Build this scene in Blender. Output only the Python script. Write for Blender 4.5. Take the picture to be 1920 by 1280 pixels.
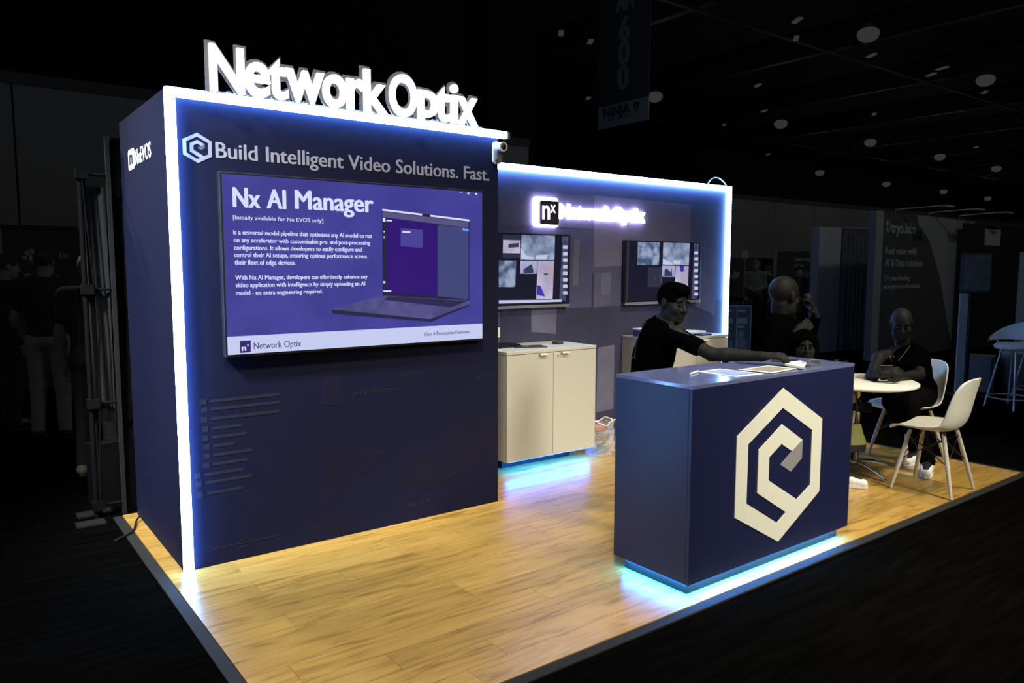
import bpy, bmesh, math, random
import numpy as np
from mathutils import Vector, Matrix
from mathutils.geometry import tessellate_polygon

random.seed(7)
for o in list(bpy.data.objects): bpy.data.objects.remove(o, do_unlink=True)
S = bpy.context.scene
COL = S.collection
A = np.array

# ------------------------------------------------------------------ camera
F_PX = 1423.035
CAM = A([-.9278, -4.0401, 1.5696])
YAW, PITCH, ROLL = -.646, -.097, .0015
def _cam_axes():
    f = A([-math.sin(YAW)*math.cos(PITCH), math.cos(YAW)*math.cos(PITCH), math.sin(PITCH)])
    r = np.cross(f, [0, 0, 1]); r /= np.linalg.norm(r); u = np.cross(r, f)
    c, s = math.cos(ROLL), math.sin(ROLL)
    return c*r+s*u, -s*r+c*u, f
AR, AU, AF = _cam_axes()
cam = bpy.data.cameras.new('camera'); cam_o = bpy.data.objects.new('camera', cam); COL.objects.link(cam_o)
cam.sensor_width = 36; cam.lens = F_PX/1920*36; cam.clip_start = .05; cam.clip_end = 300
M = Matrix.Identity(4)
for i in range(3):
    M[i][0] = AR[i]; M[i][1] = AU[i]; M[i][2] = -AF[i]; M[i][3] = CAM[i]
cam_o.matrix_world = M
S.camera = cam_o
def ray(x, y): return AF + AR*((x-960)/F_PX) + AU*((640-y)/F_PX)
def pl(x, y, ax, val):                     # surveyed point on a plane of the place
    d = ray(x, y); return CAM + d*((val-CAM[ax])/d[ax])
def W(x, y, depth): return CAM + ray(x, y)*depth

# ------------------------------------------------------------------ world, lights, exposure
S.view_settings.view_transform = 'Standard'; S.view_settings.look = 'None'
S.view_settings.gamma = 1; S.view_settings.exposure = 0; S.view_settings.use_curve_mapping = False
wd = bpy.data.worlds.new('hall_air'); S.world = wd; wd.use_nodes = True
wd.node_tree.nodes['Background'].inputs[0].default_value = (.98, 1, .97, 1)
wd.node_tree.nodes['Background'].inputs[1].default_value = .021

def spot(name, loc, target, power, size_deg, blend, color, radius=.25):
    L = bpy.data.lights.new(name, 'SPOT'); L.energy = power; L.color = color
    L.spot_size = math.radians(size_deg); L.spot_blend = blend; L.shadow_soft_size = radius
    o = bpy.data.objects.new(name, L); COL.objects.link(o); o.location = loc
    o.rotation_euler = (Vector(target)-Vector(loc)).to_track_quat('-Z', 'Y').to_euler()
    return o
WARM = (1, .88, .65)
spot('unseen_spot', (-.6, -3.6, 6.9), (.9, -1.0, 0), 1900, 50, .6, WARM, .35)  # unseen spot, cone narrowed to the left half of the booth floor
spot('unseen_spot', (5.0, -3.4, 6.9), (4.2, -1.0, 0), 1350, 48, .6, WARM, .35)  # unseen spot, cone narrowed to the table and chairs
spot('unseen_spot', (3.6, -8.2, 5.6), (3.5, -1.4, .5), 2700, 35, .8, (1, .92, .74), 1.0)  # added frontal spot that brightens the counter emblem and upright faces
spot('unseen_spot', (-4.8, -2.0, 6.9), (0, .5, 1.4), 7500, 20, .7, (.85, .92, 1), .35)  # added side spot that brightens the tower's left face
spot('unseen_spot', (-1.9, 7.2, 6.9), (0, .6, 1.4), 1500, 20, .7, (.9, .95, 1), .4)  # added rear spot for a grazing sheen on the tower's left face

# ------------------------------------------------------------------ materials
MATS = {}
def mat(name, col, rough=.6, metal=0, spec=.5, emit=None, estr=0, noise=None, alpha=None, trans=0, bump=0, coat=0):
    if name in MATS: return MATS[name]
    m = bpy.data.materials.new(name); m.use_nodes = True; nt = m.node_tree
    b = nt.nodes['Principled BSDF']
    b.inputs['Base Color'].default_value = (*col, 1)
    b.inputs['Roughness'].default_value = rough; b.inputs['Metallic'].default_value = metal
    b.inputs['Specular IOR Level'].default_value = spec
    b.inputs['Transmission Weight'].default_value = trans
    b.inputs['Coat Weight'].default_value = coat
    if alpha is not None: b.inputs['Alpha'].default_value = alpha
    if emit is not None:
        b.inputs['Emission Color'].default_value = (*emit, 1); b.inputs['Emission Strength'].default_value = estr
    if noise:
        sc, amt = noise[0], noise[1]
        tc = nt.nodes.new('ShaderNodeTexCoord'); mp = nt.nodes.new('ShaderNodeMapping')
        mp.inputs['Scale'].default_value = noise[2] if len(noise) > 2 else (1, 1, 1)
        n = nt.nodes.new('ShaderNodeTexNoise'); n.inputs['Scale'].default_value = sc; n.inputs['Detail'].default_value = 5
        mx = nt.nodes.new('ShaderNodeMix'); mx.data_type = 'RGBA'
        mx.inputs['A'].default_value = (*[c*(1-amt) for c in col], 1)
        mx.inputs['B'].default_value = (*[min(1, c*(1+amt)) for c in col], 1)
        nt.links.new(tc.outputs['Object'], mp.inputs[0]); nt.links.new(mp.outputs[0], n.inputs['Vector'])
        nt.links.new(n.outputs[0], mx.inputs['Factor']); nt.links.new(mx.outputs['Result'], b.inputs['Base Color'])
        if bump:
            bp = nt.nodes.new('ShaderNodeBump'); bp.inputs['Strength'].default_value = bump
            nt.links.new(n.outputs[0], bp.inputs['Height']); nt.links.new(bp.outputs[0], b.inputs['Normal'])
    MATS[name] = m; return m
def glow(name, col, strength):
    if name in MATS: return MATS[name]
    m = bpy.data.materials.new(name); m.use_nodes = True; nt = m.node_tree; nt.nodes.clear()
    e = nt.nodes.new('ShaderNodeEmission'); e.inputs[0].default_value = (*col, 1); e.inputs[1].default_value = strength
    out = nt.nodes.new('ShaderNodeOutputMaterial'); nt.links.new(e.outputs[0], out.inputs[0])
    MATS[name] = m; return m
def srgb(r, g, b):
    f = lambda c: (c/255/12.92 if c/255 <= .04045 else ((c/255+.055)/1.055)**2.4)
    return (f(r), f(g), f(b))
def screen_mat(name, c, amt=0.0, c2=None, scale=8):
    """lit screen picture: emission colour, optionally broken up by noise"""
    if name in MATS: return MATS[name]
    m = bpy.data.materials.new(name); m.use_nodes = True; nt = m.node_tree; b = nt.nodes['Principled BSDF']
    b.inputs['Base Color'].default_value = (.01, .01, .012, 1); b.inputs['Roughness'].default_value = .25
    b.inputs['Emission Strength'].default_value = 1; b.inputs['Emission Color'].default_value = (*c, 1)
    if c2:
        tc = nt.nodes.new('ShaderNodeTexCoord'); n = nt.nodes.new('ShaderNodeTexNoise'); n.inputs['Scale'].default_value = scale; n.inputs['Detail'].default_value = 3
        cr = nt.nodes.new('ShaderNodeValToRGB'); cr.color_ramp.elements[0].position = .38; cr.color_ramp.elements[1].position = .62
        cr.color_ramp.elements[0].color = (*c, 1); cr.color_ramp.elements[1].color = (*c2, 1)
        nt.links.new(tc.outputs['Object'], n.inputs['Vector']); nt.links.new(n.outputs[0], cr.inputs[0]); nt.links.new(cr.outputs[0], b.inputs['Emission Color'])
    MATS[name] = m; return m

def wood_mat():
    m = bpy.data.materials.new('oak_plank'); m.use_nodes = True; nt = m.node_tree; b = nt.nodes['Principled BSDF']
    tc = nt.nodes.new('ShaderNodeTexCoord'); oi = nt.nodes.new('ShaderNodeObjectInfo')
    add = nt.nodes.new('ShaderNodeVectorMath'); add.operation = 'ADD'
    sc = nt.nodes.new('ShaderNodeVectorMath'); sc.operation = 'SCALE'; sc.inputs['Scale'].default_value = 37
    cmb = nt.nodes.new('ShaderNodeCombineXYZ')
    nt.links.new(oi.outputs['Random'], cmb.inputs[0]); nt.links.new(oi.outputs['Random'], cmb.inputs[1])
    nt.links.new(cmb.outputs[0], sc.inputs[0]); nt.links.new(tc.outputs['Object'], add.inputs[0]); nt.links.new(sc.outputs[0], add.inputs[1])
    mp = nt.nodes.new('ShaderNodeMapping'); mp.inputs['Scale'].default_value = (1.1, 9, 1)
    nt.links.new(add.outputs[0], mp.inputs[0])
    n = nt.nodes.new('ShaderNodeTexNoise'); n.inputs['Scale'].default_value = 2.6; n.inputs['Detail'].default_value = 7; n.inputs['Distortion'].default_value = 1.2
    nt.links.new(mp.outputs[0], n.inputs['Vector'])
    cr = nt.nodes.new('ShaderNodeValToRGB')
    e = cr.color_ramp.elements; e[0].position = .30; e[0].color = (.27, .145, .030, 1); e[1].position = .72; e[1].color = (.54, .34, .088, 1)
    k = e.new(.47); k.color = (.45, .27, .060, 1)
    nt.links.new(n.outputs[0], cr.inputs[0])
    hs = nt.nodes.new('ShaderNodeHueSaturation')
    mr = nt.nodes.new('ShaderNodeMapRange'); mr.inputs['To Min'].default_value = .88; mr.inputs['To Max'].default_value = 1.1
    nt.links.new(oi.outputs['Random'], mr.inputs[0]); nt.links.new(mr.outputs[0], hs.inputs['Value']); nt.links.new(cr.outputs[0], hs.inputs['Color'])
    nt.links.new(hs.outputs[0], b.inputs['Base Color'])
    b.inputs['Roughness'].default_value = .30; b.inputs['Specular IOR Level'].default_value = .4
    MATS['oak_plank'] = m; return m

WOOD = wood_mat()
NAVY = mat('navy_fabric', (.0092, .0104, .034), .75, spec=.10, noise=(60, .12))
NAVYL = mat('navy_laminate', (.011, .0142, .060), .36, spec=.5, noise=(90, .1))
BACKF = mat('back_wall_print', (.085, .086, .19), .8, spec=.3, noise=(3, .22))
LED = glow('led_white_strip', (.20, .46, 1), 50)
LEDC = glow('led_cyan_strip', (.025, .29, 1), 170)
LEDK = glow('led_cyan_cabinet', (.015, .20, 1), 230)
WHITE = mat('white_laminate', (.52, .515, .48), .45, noise=(40, .03))
WHITEP = mat('white_plastic', (.86, .86, .76), .35, noise=(30, .02))
CHROME = mat('chrome', (.75, .77, .8), .12, 1)
BLACKP = mat('black_plastic', (.012, .012, .013), .4, noise=(50, .1))
BLACKM = mat('black_metal', (.01, .01, .011), .45, .6)
GREYM = mat('grey_metal', (.3, .3, .31), .4, .8)
PAPER = mat('white_paper', (.8, .79, .72), .6, noise=(25, .03))
LOGO = mat('logo_white_vinyl', (.74, .745, .66), .55, noise=(120, .04))
LOGOG = mat('logo_grey_vinyl', (.25, .25, .28), .55)
PRINTG = mat('grey_print', (.33, .33, .40), .6, spec=.2)
PRINTF = mat('faint_print', (.018, .019, .036), .8, spec=.2)
CARPET = mat('black_carpet', (.0022, .0022, .0022), 1, spec=0, noise=(7, .9, (.35, 3, 1)))
TRIM = mat('charcoal_edging', (.022, .022, .023), .8, spec=.2, noise=(30, .2))

# ------------------------------------------------------------------ object helpers
def empty(name, loc=(0, 0, 0), label=None, cat=None, group=None, rz=0):
    o = bpy.data.objects.new(name, None); COL.objects.link(o); o.location = [float(v) for v in loc]; o.rotation_euler.z = rz
    o.empty_display_size = .05
    if label: o['label'] = label; o['category'] = cat
    if group: o['group'] = group
    return o
def tag(o, label, cat, group=None, kind=None):
    if label: o['label'] = label
    if cat: o['category'] = cat
    if group: o['group'] = group
    if kind: o['kind'] = kind
    return o
class MB:
    """collects shapes into one mesh; coordinates in the frame of the parent"""
    def __init__(s): s.v = []; s.f = []; s.sm = []
    def add(s, vs, fs, smooth=False):
        n = len(s.v); s.v += [tuple(float(c) for c in p) for p in vs]
        s.f += [tuple(n+i for i in f) for f in fs]; s.sm += [smooth]*len(fs); return s
    def box(s, a, b, bev=0):
        x0, y0, z0 = [min(p, q) for p, q in zip(a, b)]; x1, y1, z1 = [max(p, q) for p, q in zip(a, b)]
        bm = bmesh.new(); bmesh.ops.create_cube(bm, size=1)
        for v in bm.verts: v.co = ((x0+x1)/2+v.co.x*(x1-x0), (y0+y1)/2+v.co.y*(y1-y0), (z0+z1)/2+v.co.z*(z1-z0))
        if bev: bmesh.ops.bevel(bm, geom=list(bm.edges), offset=bev, segments=2, affect='EDGES', profile=.5)
        bm.verts.index_update()
        s.add([v.co[:] for v in bm.verts], [[v.index for v in f.verts] for f in bm.faces]); bm.free(); return s
    def tube(s, pts, r, n=10, cap=True, smooth=True):
        pts = [A(p, float) for p in pts]; rs = r if hasattr(r, '__len__') else [r]*len(pts)
        vs = []; fs = []; prev = None
        for i, p in enumerate(pts):
            t = pts[min(i+1, len(pts)-1)]-pts[max(i-1, 0)]; t = t/(np.linalg.norm(t)+1e-9)
            if prev is None:
                a = A([0, 0, 1.]) if abs(t[2]) < .9 else A([1., 0, 0]); u = np.cross(t, a)
            else: u = prev - t*(prev@t)
            u /= np.linalg.norm(u); prev = u; w = np.cross(t, u)
            for k in range(n):
                an = 2*math.pi*k/n; vs.append(p+rs[i]*(math.cos(an)*u+math.sin(an)*w))
        for i in range(len(pts)-1):
            for k in range(n): fs.append((i*n+k, i*n+(k+1) % n, (i+1)*n+(k+1) % n, (i+1)*n+k))
        s.add(vs, fs, smooth)
        if cap: s.add(vs[:n], [tuple(range(n-1, -1, -1))]); s.add(vs[-n:], [tuple(range(n))])
        return s
    def lathe(s, prof, c=(0, 0, 0), n=32, smooth=True):
        vs = []; fs = []; m = len(prof)
        for k in range(n):
            an = 2*math.pi*k/n
            for r, z in prof: vs.append((c[0]+r*math.cos(an), c[1]+r*math.sin(an), c[2]+z))
        for k in range(n):
            for i in range(m-1):
                fs.append((k*m+i, ((k+1) % n)*m+i, ((k+1) % n)*m+i+1, k*m+i+1))
        return s.add(vs, fs, smooth)
    def ball(s, c, r, rx=None, nu=16, nv=10):
        r = r if hasattr(r, '__len__') else (r, r, r); R = rx if rx is not None else np.eye(3)
        vs = []; fs = []
        for j in range(nv+1):
            th = math.pi*j/nv
            for i in range(nu):
                ph = 2*math.pi*i/nu
                vs.append(A(c)+R@A([r[0]*math.sin(th)*math.cos(ph), r[1]*math.sin(th)*math.sin(ph), r[2]*math.cos(th)]))
        for j in range(nv):
            for i in range(nu): fs.append((j*nu+i, (j+1)*nu+i, (j+1)*nu+(i+1) % nu, j*nu+(i+1) % nu))
        return s.add(vs, fs, True)
    def prism(s, loops, fn, t0, t1):
        """polygon with holes (2-D loops), extruded from t0 to t1; fn(u, v, t) -> point"""
        flat = [p for l in loops for p in l]
        tris = tessellate_polygon([[Vector((p[0], p[1], 0)) for p in l] for l in loops])
        n = len(flat); vs = [fn(p[0], p[1], t0) for p in flat]+[fn(p[0], p[1], t1) for p in flat]
        fs = [tuple(t) for t in tris]+[tuple(n+i for i in reversed(t)) for t in tris]
        o = 0
        for l in loops:
            m = len(l)
            for i in range(m): a, b = o+i, o+(i+1) % m; fs.append((a, b, n+b, n+a))
            o += m
        return s.add(vs, fs)
    def grid(s, pts, smooth=True, closed=False):
        """rows x cols of points as a surface"""
        R = len(pts); Cc = len(pts[0]); vs = [p for r in pts for p in r]
        fs = [(i*Cc+j, i*Cc+j+1, (i+1)*Cc+j+1, (i+1)*Cc+j) for i in range(R-1) for j in range(Cc-1)]
        return s.add(vs, fs, smooth)
    def build(s, name, m, parent=None, weld=False):
        me = bpy.data.meshes.new(name); me.from_pydata(s.v, [], s.f)
        me.polygons.foreach_set('use_smooth', s.sm)
        bm = bmesh.new(); bm.from_mesh(me)
        if weld: bmesh.ops.remove_doubles(bm, verts=bm.verts, dist=1e-5)
        bmesh.ops.recalc_face_normals(bm, faces=bm.faces); bm.to_mesh(me); bm.free()
        me.materials.append(m); o = bpy.data.objects.new(name, me); COL.objects.link(o)
        if parent is not None: o.parent = parent
        return o
def link_copy(o, parent=None):
    c = o.copy(); COL.objects.link(c); c.parent = parent; return c
def copy_tree(o, parent=None):
    c = link_copy(o, parent)
    for ch in list(o.children): copy_tree(ch, c)
    return c
def bbox(name, a, b, m, parent=None, bev=0): return MB().box(a, b, bev).build(name, m, parent)

# lettering -----------------------------------------------------------------
def _text_raw(s, offset=0, ext=0, res=3):
    cu = bpy.data.curves.new('t', 'FONT'); cu.body = s; cu.offset = offset; cu.extrude = ext; cu.resolution_u = res; cu.fill_mode = 'BOTH'
    o = bpy.data.objects.new('t', cu); me = bpy.data.meshes.new_from_object(o)
    v = A([p.co[:] for p in me.vertices]) if len(me.vertices) else np.zeros((0, 3)); f = [tuple(p.vertices) for p in me.polygons]
    bpy.data.objects.remove(o); bpy.data.curves.remove(cu); bpy.data.meshes.remove(me); return v, f
_cap = _text_raw('H')[0]; CAPH = _cap[:, 1].max()-_cap[:, 1].min()
def text_on(mb, s, p0, p1, cap, up=(0, 0, 1), normal=(0, -1, 0), bold=0.0, t=.001, fit=True):
    """write s with its baseline from p0 to p1 (local points), capital height cap"""
    v, f = _text_raw(s, 0, .5)
    p0 = A(p0, float); p1 = A(p1, float); L = np.linalg.norm(p1-p0); d = (p1-p0)/L
    x0, x1 = v[:, 0].min(), v[:, 0].max(); sy = cap/CAPH; off = bold*1.6*sy; sx = (L-2*off)/(x1-x0)
    up = A(up, float); nn = A(normal, float)
    for i, (du, dv) in enumerate(((0, 0),) if not bold else ((-1, 0), (1, 0), (0, .8), (0, -.3))):
        mb.add([p0 + d*(off*(1+du)+(q[0]-x0)*sx) + up*(q[1]*sy+dv*off*.6) + nn*((q[2]+.5)*t*(1+.06*i)) for q in v], f)
    return mb
def glyph(mb, ch, x0, x1, z0, z1, y, t, bold=0.02):
    """one letter fitted into a box on an XZ plane; front at y-t"""
    v, f = _text_raw(ch, bold, .5, 5)
    a = v.min(0); b = v.max(0)
    vs = [(x0+(q[0]-a[0])/(b[0]-a[0])*(x1-x0), y-(q[2]+.5)*t, z0+(q[1]-a[1])/(b[1]-a[1])*(z1-z0)) for q in v]
    return mb.add(vs, f)

# signed-distance figures ---------------------------------------------------
class SDF:
    def __init__(s): s.p = []
    def cone(s, a, b, ra, rb, k=.02): s.p.append(('c', A(a, float), A(b, float), ra, rb, k)); return s
    def ell(s, c, r, R=None, k=.02): s.p.append(('e', A(c, float), A(r, float), np.eye(3) if R is None else R, 0, k)); return s
    def sub(s, c, r, R=None, k=.006): s.p.append(('s', A(c, float), A(r, float), np.eye(3) if R is None else R, 0, k)); return s
    def cut(s, pt, n): s.p.append(('h', A(pt, float), A(n, float), 0, 0, 0)); return s      # keep side where n.(x-pt)<0
    def mesh(s, vox):
        lo = A([1e9]*3); hi = -lo
        for q in s.p:
            if q[0] == 'c':
                r = max(q[3], q[4]); lo = np.minimum(lo, np.minimum(q[1], q[2])-r); hi = np.maximum(hi, np.maximum(q[1], q[2])+r)
            elif q[0] == 'e': r = q[2].max(); lo = np.minimum(lo, q[1]-r); hi = np.maximum(hi, q[1]+r)
        lo -= 3*vox+.02; hi += 3*vox+.02; n = np.ceil((hi-lo)/vox).astype(int)+1
        D = np.full(n, 1., np.float32); ax = [lo[i]+np.arange(n[i])*vox for i in range(3)]
        for q in s.p:
            kind, k = q[0], q[5]
            if kind == 'h':
                g = np.meshgrid(*ax, indexing='ij', sparse=True)
                D = np.maximum(D, ((g[0]-q[1][0])*q[2][0]+(g[1]-q[1][1])*q[2][1]+(g[2]-q[1][2])*q[2][2]).astype(np.float32)); continue
            if kind == 'c': r = max(q[3], q[4]); a = np.minimum(q[1], q[2])-r; b = np.maximum(q[1], q[2])+r
            else: r = q[2].max(); a = q[1]-r; b = q[1]+r
            pad = k+3*vox
            i0 = np.clip(((a-pad-lo)/vox).astype(int), 0, n-1); i1 = np.clip(((b+pad-lo)/vox).astype(int)+2, 1, n)
            sl = tuple(slice(i0[i], i1[i]) for i in range(3))
            X, Y, Z = np.meshgrid(*[ax[i][sl[i]] for i in range(3)], indexing='ij')
            if kind == 'c':
                ba = q[2]-q[1]; L = ba@ba+1e-12; px, py, pz = X-q[1][0], Y-q[1][1], Z-q[1][2]
                h = np.clip((px*ba[0]+py*ba[1]+pz*ba[2])/L, 0, 1)
                d = np.sqrt((px-h*ba[0])**2+(py-h*ba[1])**2+(pz-h*ba[2])**2)-(q[3]+(q[4]-q[3])*h)
            else:
                px, py, pz = X-q[1][0], Y-q[1][1], Z-q[1][2]; R = q[3]; l = [px*R[0, i]+py*R[1, i]+pz*R[2, i] for i in range(3)]
                k0 = np.sqrt(sum((l[i]/q[2][i])**2 for i in range(3)))+1e-9; k1 = np.sqrt(sum((l[i]/q[2][i]**2)**2 for i in range(3)))+1e-9
                d = k0*(k0-1)/k1
            o = D[sl]
            if kind == 's':
                h = np.clip(.5-.5*(o+d)/k, 0, 1); D[sl] = o+(-d-o)*h+k*h*(1-h)
            else:
                h = np.clip(.5+.5*(o-d)/k, 0, 1); D[sl] = o+(d-o)*h-k*h*(1-h)
        ins = D < 0
        c = np.zeros(n-1, np.int8)
        for dx in (0, 1):
            for dy in (0, 1):
                for dz in (0, 1): c += ins[dx:n[0]-1+dx, dy:n[1]-1+dy, dz:n[2]-1+dz]
        act = np.argwhere((c > 0) & (c < 8)); m = len(act)
        idx = np.full(n-1, -1, np.int64); idx[tuple(act.T)] = np.arange(m)
        cn = [(0, 0, 0), (1, 0, 0), (0, 1, 0), (1, 1, 0), (0, 0, 1), (1, 0, 1), (0, 1, 1), (1, 1, 1)]
        val = [D[act[:, 0]+o[0], act[:, 1]+o[1], act[:, 2]+o[2]] for o in cn]
        P = np.zeros((m, 3)); cnt = np.zeros(m)
        for i in range(8):
            for j in range(i+1, 8):
                if sum(abs(cn[i][t]-cn[j][t]) for t in range(3)) != 1: continue
                x = (val[i] < 0) != (val[j] < 0); t = np.where(x, val[i]/(val[i]-val[j]+1e-12), 0)
                P += np.where(x[:, None], A(cn[i])+(A(cn[j])-A(cn[i]))*t[:, None], 0); cnt += x
        V = lo+(act+P/np.maximum(cnt, 1)[:, None])*vox
        Fs = []
        for axd in range(3):
            u, w = [(1, 2), (2, 0), (0, 1)][axd]
            a = np.take(ins, range(n[axd]-1), axd); b = np.take(ins, range(1, n[axd]), axd)
            e = np.argwhere(a != b); e = e[(e[:, u] > 0) & (e[:, w] > 0) & (e[:, u] < n[u]-1) & (e[:, w] < n[w]-1)]
            fl = ins[tuple(e.T)]
            def at(du, dw):
                g = e.copy(); g[:, u] += du; g[:, w] += dw; return idx[tuple(g.T)]
            q = np.stack([at(-1, -1), at(0, -1), at(0, 0), at(-1, 0)], 1)
            q[~fl] = q[~fl][:, ::-1]; Fs.append(q)
        return V, np.concatenate(Fs)
    def build(s, name, m, parent, vox, off=(0, 0, 0)):
        V, Fq = s.mesh(vox); V = V-A(off)
        me = bpy.data.meshes.new(name); me.vertices.add(len(V)); me.vertices.foreach_set('co', V.astype(np.float32).ravel())
        me.loops.add(Fq.size); me.loops.foreach_set('vertex_index', Fq.astype(np.int32).ravel())
        me.polygons.add(len(Fq)); me.polygons.foreach_set('loop_start', np.arange(0, Fq.size, 4, dtype=np.int32))
        me.update(calc_edges=True); me.validate()
        me.polygons.foreach_set('use_smooth', [True]*len(me.polygons))
        me.materials.append(m); o = bpy.data.objects.new(name, me); COL.objects.link(o); o.parent = parent
        return o

# ================================================================== SETTING
FL, FR, FF, FB = -.077, 5.678, -1.821, 1.20           # booth flooring rectangle
ZC = -.014                                            # carpet level
tag(bbox('floor', (-25, -9, ZC-.1), (95, 60, ZC), CARPET), 'black hall carpet with faint streaks around the booth', None, kind='structure')
HALLW = mat('hall_partition', (.46, .46, .45), .9, noise=(.6, .12))
CEIL = mat('black_ceiling', (.006, .006, .006), .95, noise=(1, .3))
BEAM = mat('dark_steel', (.011, .011, .011), .7, noise=(2, .3))
HDARK = mat('hall_dark_band', (.16, .16, .16), .9)
tag(bbox('ceiling', (-25, 1.5, 9.2), (95, 60, 9.3), CEIL), 'black open ceiling of the exhibition hall', None, kind='structure')
# hall partition wall behind on the left
wl = bbox('wall_back_left', (-14, 9.0, ZC), (9.5, 9.2, 9.2), CEIL); wl['kind'] = 'structure'; wl['label'] = 'dark hall wall with pale partition panels on the left'
xs = [-9.0, -5.75, -2.6, .05, 3.0, 6.1, 9.3]
zt = 4.13
for a, b in zip(xs[:-1], xs[1:]): bbox('panel', (a+.012, 8.93, .9), (b-.012, 9.0, zt), HALLW, wl, .006)
bbox('track', (-9, 8.9, zt), (9.3, 9.0, zt+.16), HDARK, wl)
# far wall on the right
wr = bbox('wall_back_right', (14, 26.3, ZC), (95, 26.5, 9.2), CEIL); wr['kind'] = 'structure'; wr['label'] = 'dark far hall wall with pale partition panels'
for i in range(14):
    a = 30+i*4.6; bbox('panel', (a+.03, 26.2, 2.2), (a+4.57, 26.3, 5.9), HALLW, wr)
bbox('track', (30, 26.15, 5.9), (94.4, 26.3, 6.2), HDARK, wr)
# ceiling beams (run front to back) and cross beams
for i in range(11):
    x = 2.5+i*6.7
    tag(MB().box((x-.12, 2, 8.55), (x+.12, 58, 8.6)).box((x-.02, 2, 8.6), (x+.02, 58, 9.1)).box((x-.12, 2, 9.1), (x+.12, 58, 9.2)).build('trim_%d' % (i+1), BEAM),
        'dark steel ceiling beam', None, kind='structure')
for i in range(4):
    y = 9.6+i*11
    tag(MB().box((-10, y-.07, 8.3), (90, y+.07, 8.36)).build('trim_%d' % (i+20), BEAM), 'dark cross rail under the ceiling', None, kind='structure')

# booth flooring -------------------------------------------------------------
bf = empty('booth_flooring', (FL, FF, ZC), 'honey oak plank flooring of the lit booth', 'flooring')
rows = 20; pw = (FB-FF)/rows; plen = 1.22
full = None
for r in range(rows):
    x = -random.choice([.1, .3, .5, .7, .9, 1.05])
    while x < FR-FL-.01:
        a, b = max(0, x), min(FR-FL, x+plen)
        if b-a > .03:
            if b-a > plen-1e-6 and full is not None: o = link_copy(full, bf)
            else:
                o = MB().box((0, 0, 0), (b-a-.0014, pw-.0014, -ZC)).build('plank', WOOD, bf)
                if b-a > plen-1e-6: full = o
            o.location = (a, r*pw, 0)
        x += plen
w = .055
for nm, a, b in (('edge_strip', (-w, -w, 0), (FR-FL+w, -.001, .011)), ('edge_strip', (-w, 0, 0), (-.001, FB-FF, .011)),
                 ('edge_strip', (FR-FL+.001, 0, 0), (FR-FL+w, FB-FF, .011))):
    bbox(nm, a, b, TRIM, bf, .003)

# ================================================================== TOWER WITH TV
TW, TD, TH = 2.0046, 1.16, 2.44
tw = empty('display_tower', (0, 0, 0), 'tall navy booth tower with glowing white edge strips and a video screen', 'booth wall')
bbox('front_panel', (.0, .004, .002), (TW, .034, TH-.002), NAVY, tw, .002)
bbox('side_panel', (.002, .035, .002), (.032, TD, TH-.002), NAVY, tw, .002)
bbox('side_panel', (TW-.03, .035, .002), (TW, TD, TH-.002), NAVY, tw, .002)
bbox('back_panel', (.033, TD-.03, .002), (TW-.031, TD, TH-.002), NAVY, tw)
bbox('roof_panel', (.033, .035, TH-.04), (TW-.031, TD-.031, TH-.002), NAVY, tw)
SW = .043
bbox('light_strip', (-.003, -.034, .003), (SW, .003, TH), LED, tw, .004)
bbox('light_strip', (SW+.001, -.034, TH-SW), (2.05, .003, TH), LED, tw, .004)
bbox('end_cap', (2.051, -.036, TH-SW-.002), (2.078, .012, TH+.001), GREYM, tw, .008)
# slogan and hexagon emblem
def hex_logo(cx, cz, hw, hh, y, t, parent, m1, m2, nm='emblem'):
    U = lambda x, z: ((x-2.5525)/.379, (z-.5365)/.4115)
    outer = [U(*p) for p in ((2.5525, .948), (2.9315, .742), (2.9315, .331), (2.5525, .125), (2.1735, .331), (2.1735, .742))]
    hole = [U(*p) for p in ((2.5525, .844), (2.836, .69), (2.836, .383), (2.714, .325), (2.448, .475), (2.448, .597), (2.553, .652), (2.65, .60),
                            (2.746, .648), (2.5525, .757), (2.355, .649), (2.355, .424), (2.616, .272), (2.5375, .23), (2.266, .386), (2.266, .69))]
    tail = [U(*p) for p in ((2.748, .647), (2.748, .548), (2.647, .488), (2.552, .541), (2.651, .599))]
    fn = lambda u, v, q: (cx+u*hw, y-q, cz+v*hh)
    a = MB().prism([outer, hole], fn, 0, t).build(nm, m1, parent)
    MB().prism([tail], fn, 0, t*.8).build(nm+'_tail', m2, a)
hex_logo(.1465, 2.1635, .0695, .0745, .004, .002, tw, PRINTG, mat('grey_print_dark', (.12, .12, .15), .6, spec=.2))
SLOGAN = 'Build Intelligent Video Solutions. Fast.'
_full = _text_raw(SLOGAN, .012); _fx0, _fx1 = _full[0][:, 0].min(), _full[0][:, 0].max(); _k = 0
for wd_ in SLOGAN.split():
    _k = SLOGAN.index(wd_, _k)+len(wd_); e_ = _text_raw(SLOGAN[:_k], .012)[0][:, 0].max(); v_ = _text_raw(wd_, .012)[0]; a_ = e_-(v_[:, 0].max()-v_[:, 0].min())
    X_ = lambda q: .234+(q-_fx0)/(_fx1-_fx0)*1.702
    text_on(MB(), wd_, (X_(a_), .004, 2.124), (X_(e_), .004, 2.124), .077, bold=.012, t=.0015).build('slogan_word', PRINTG, tw)
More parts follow.
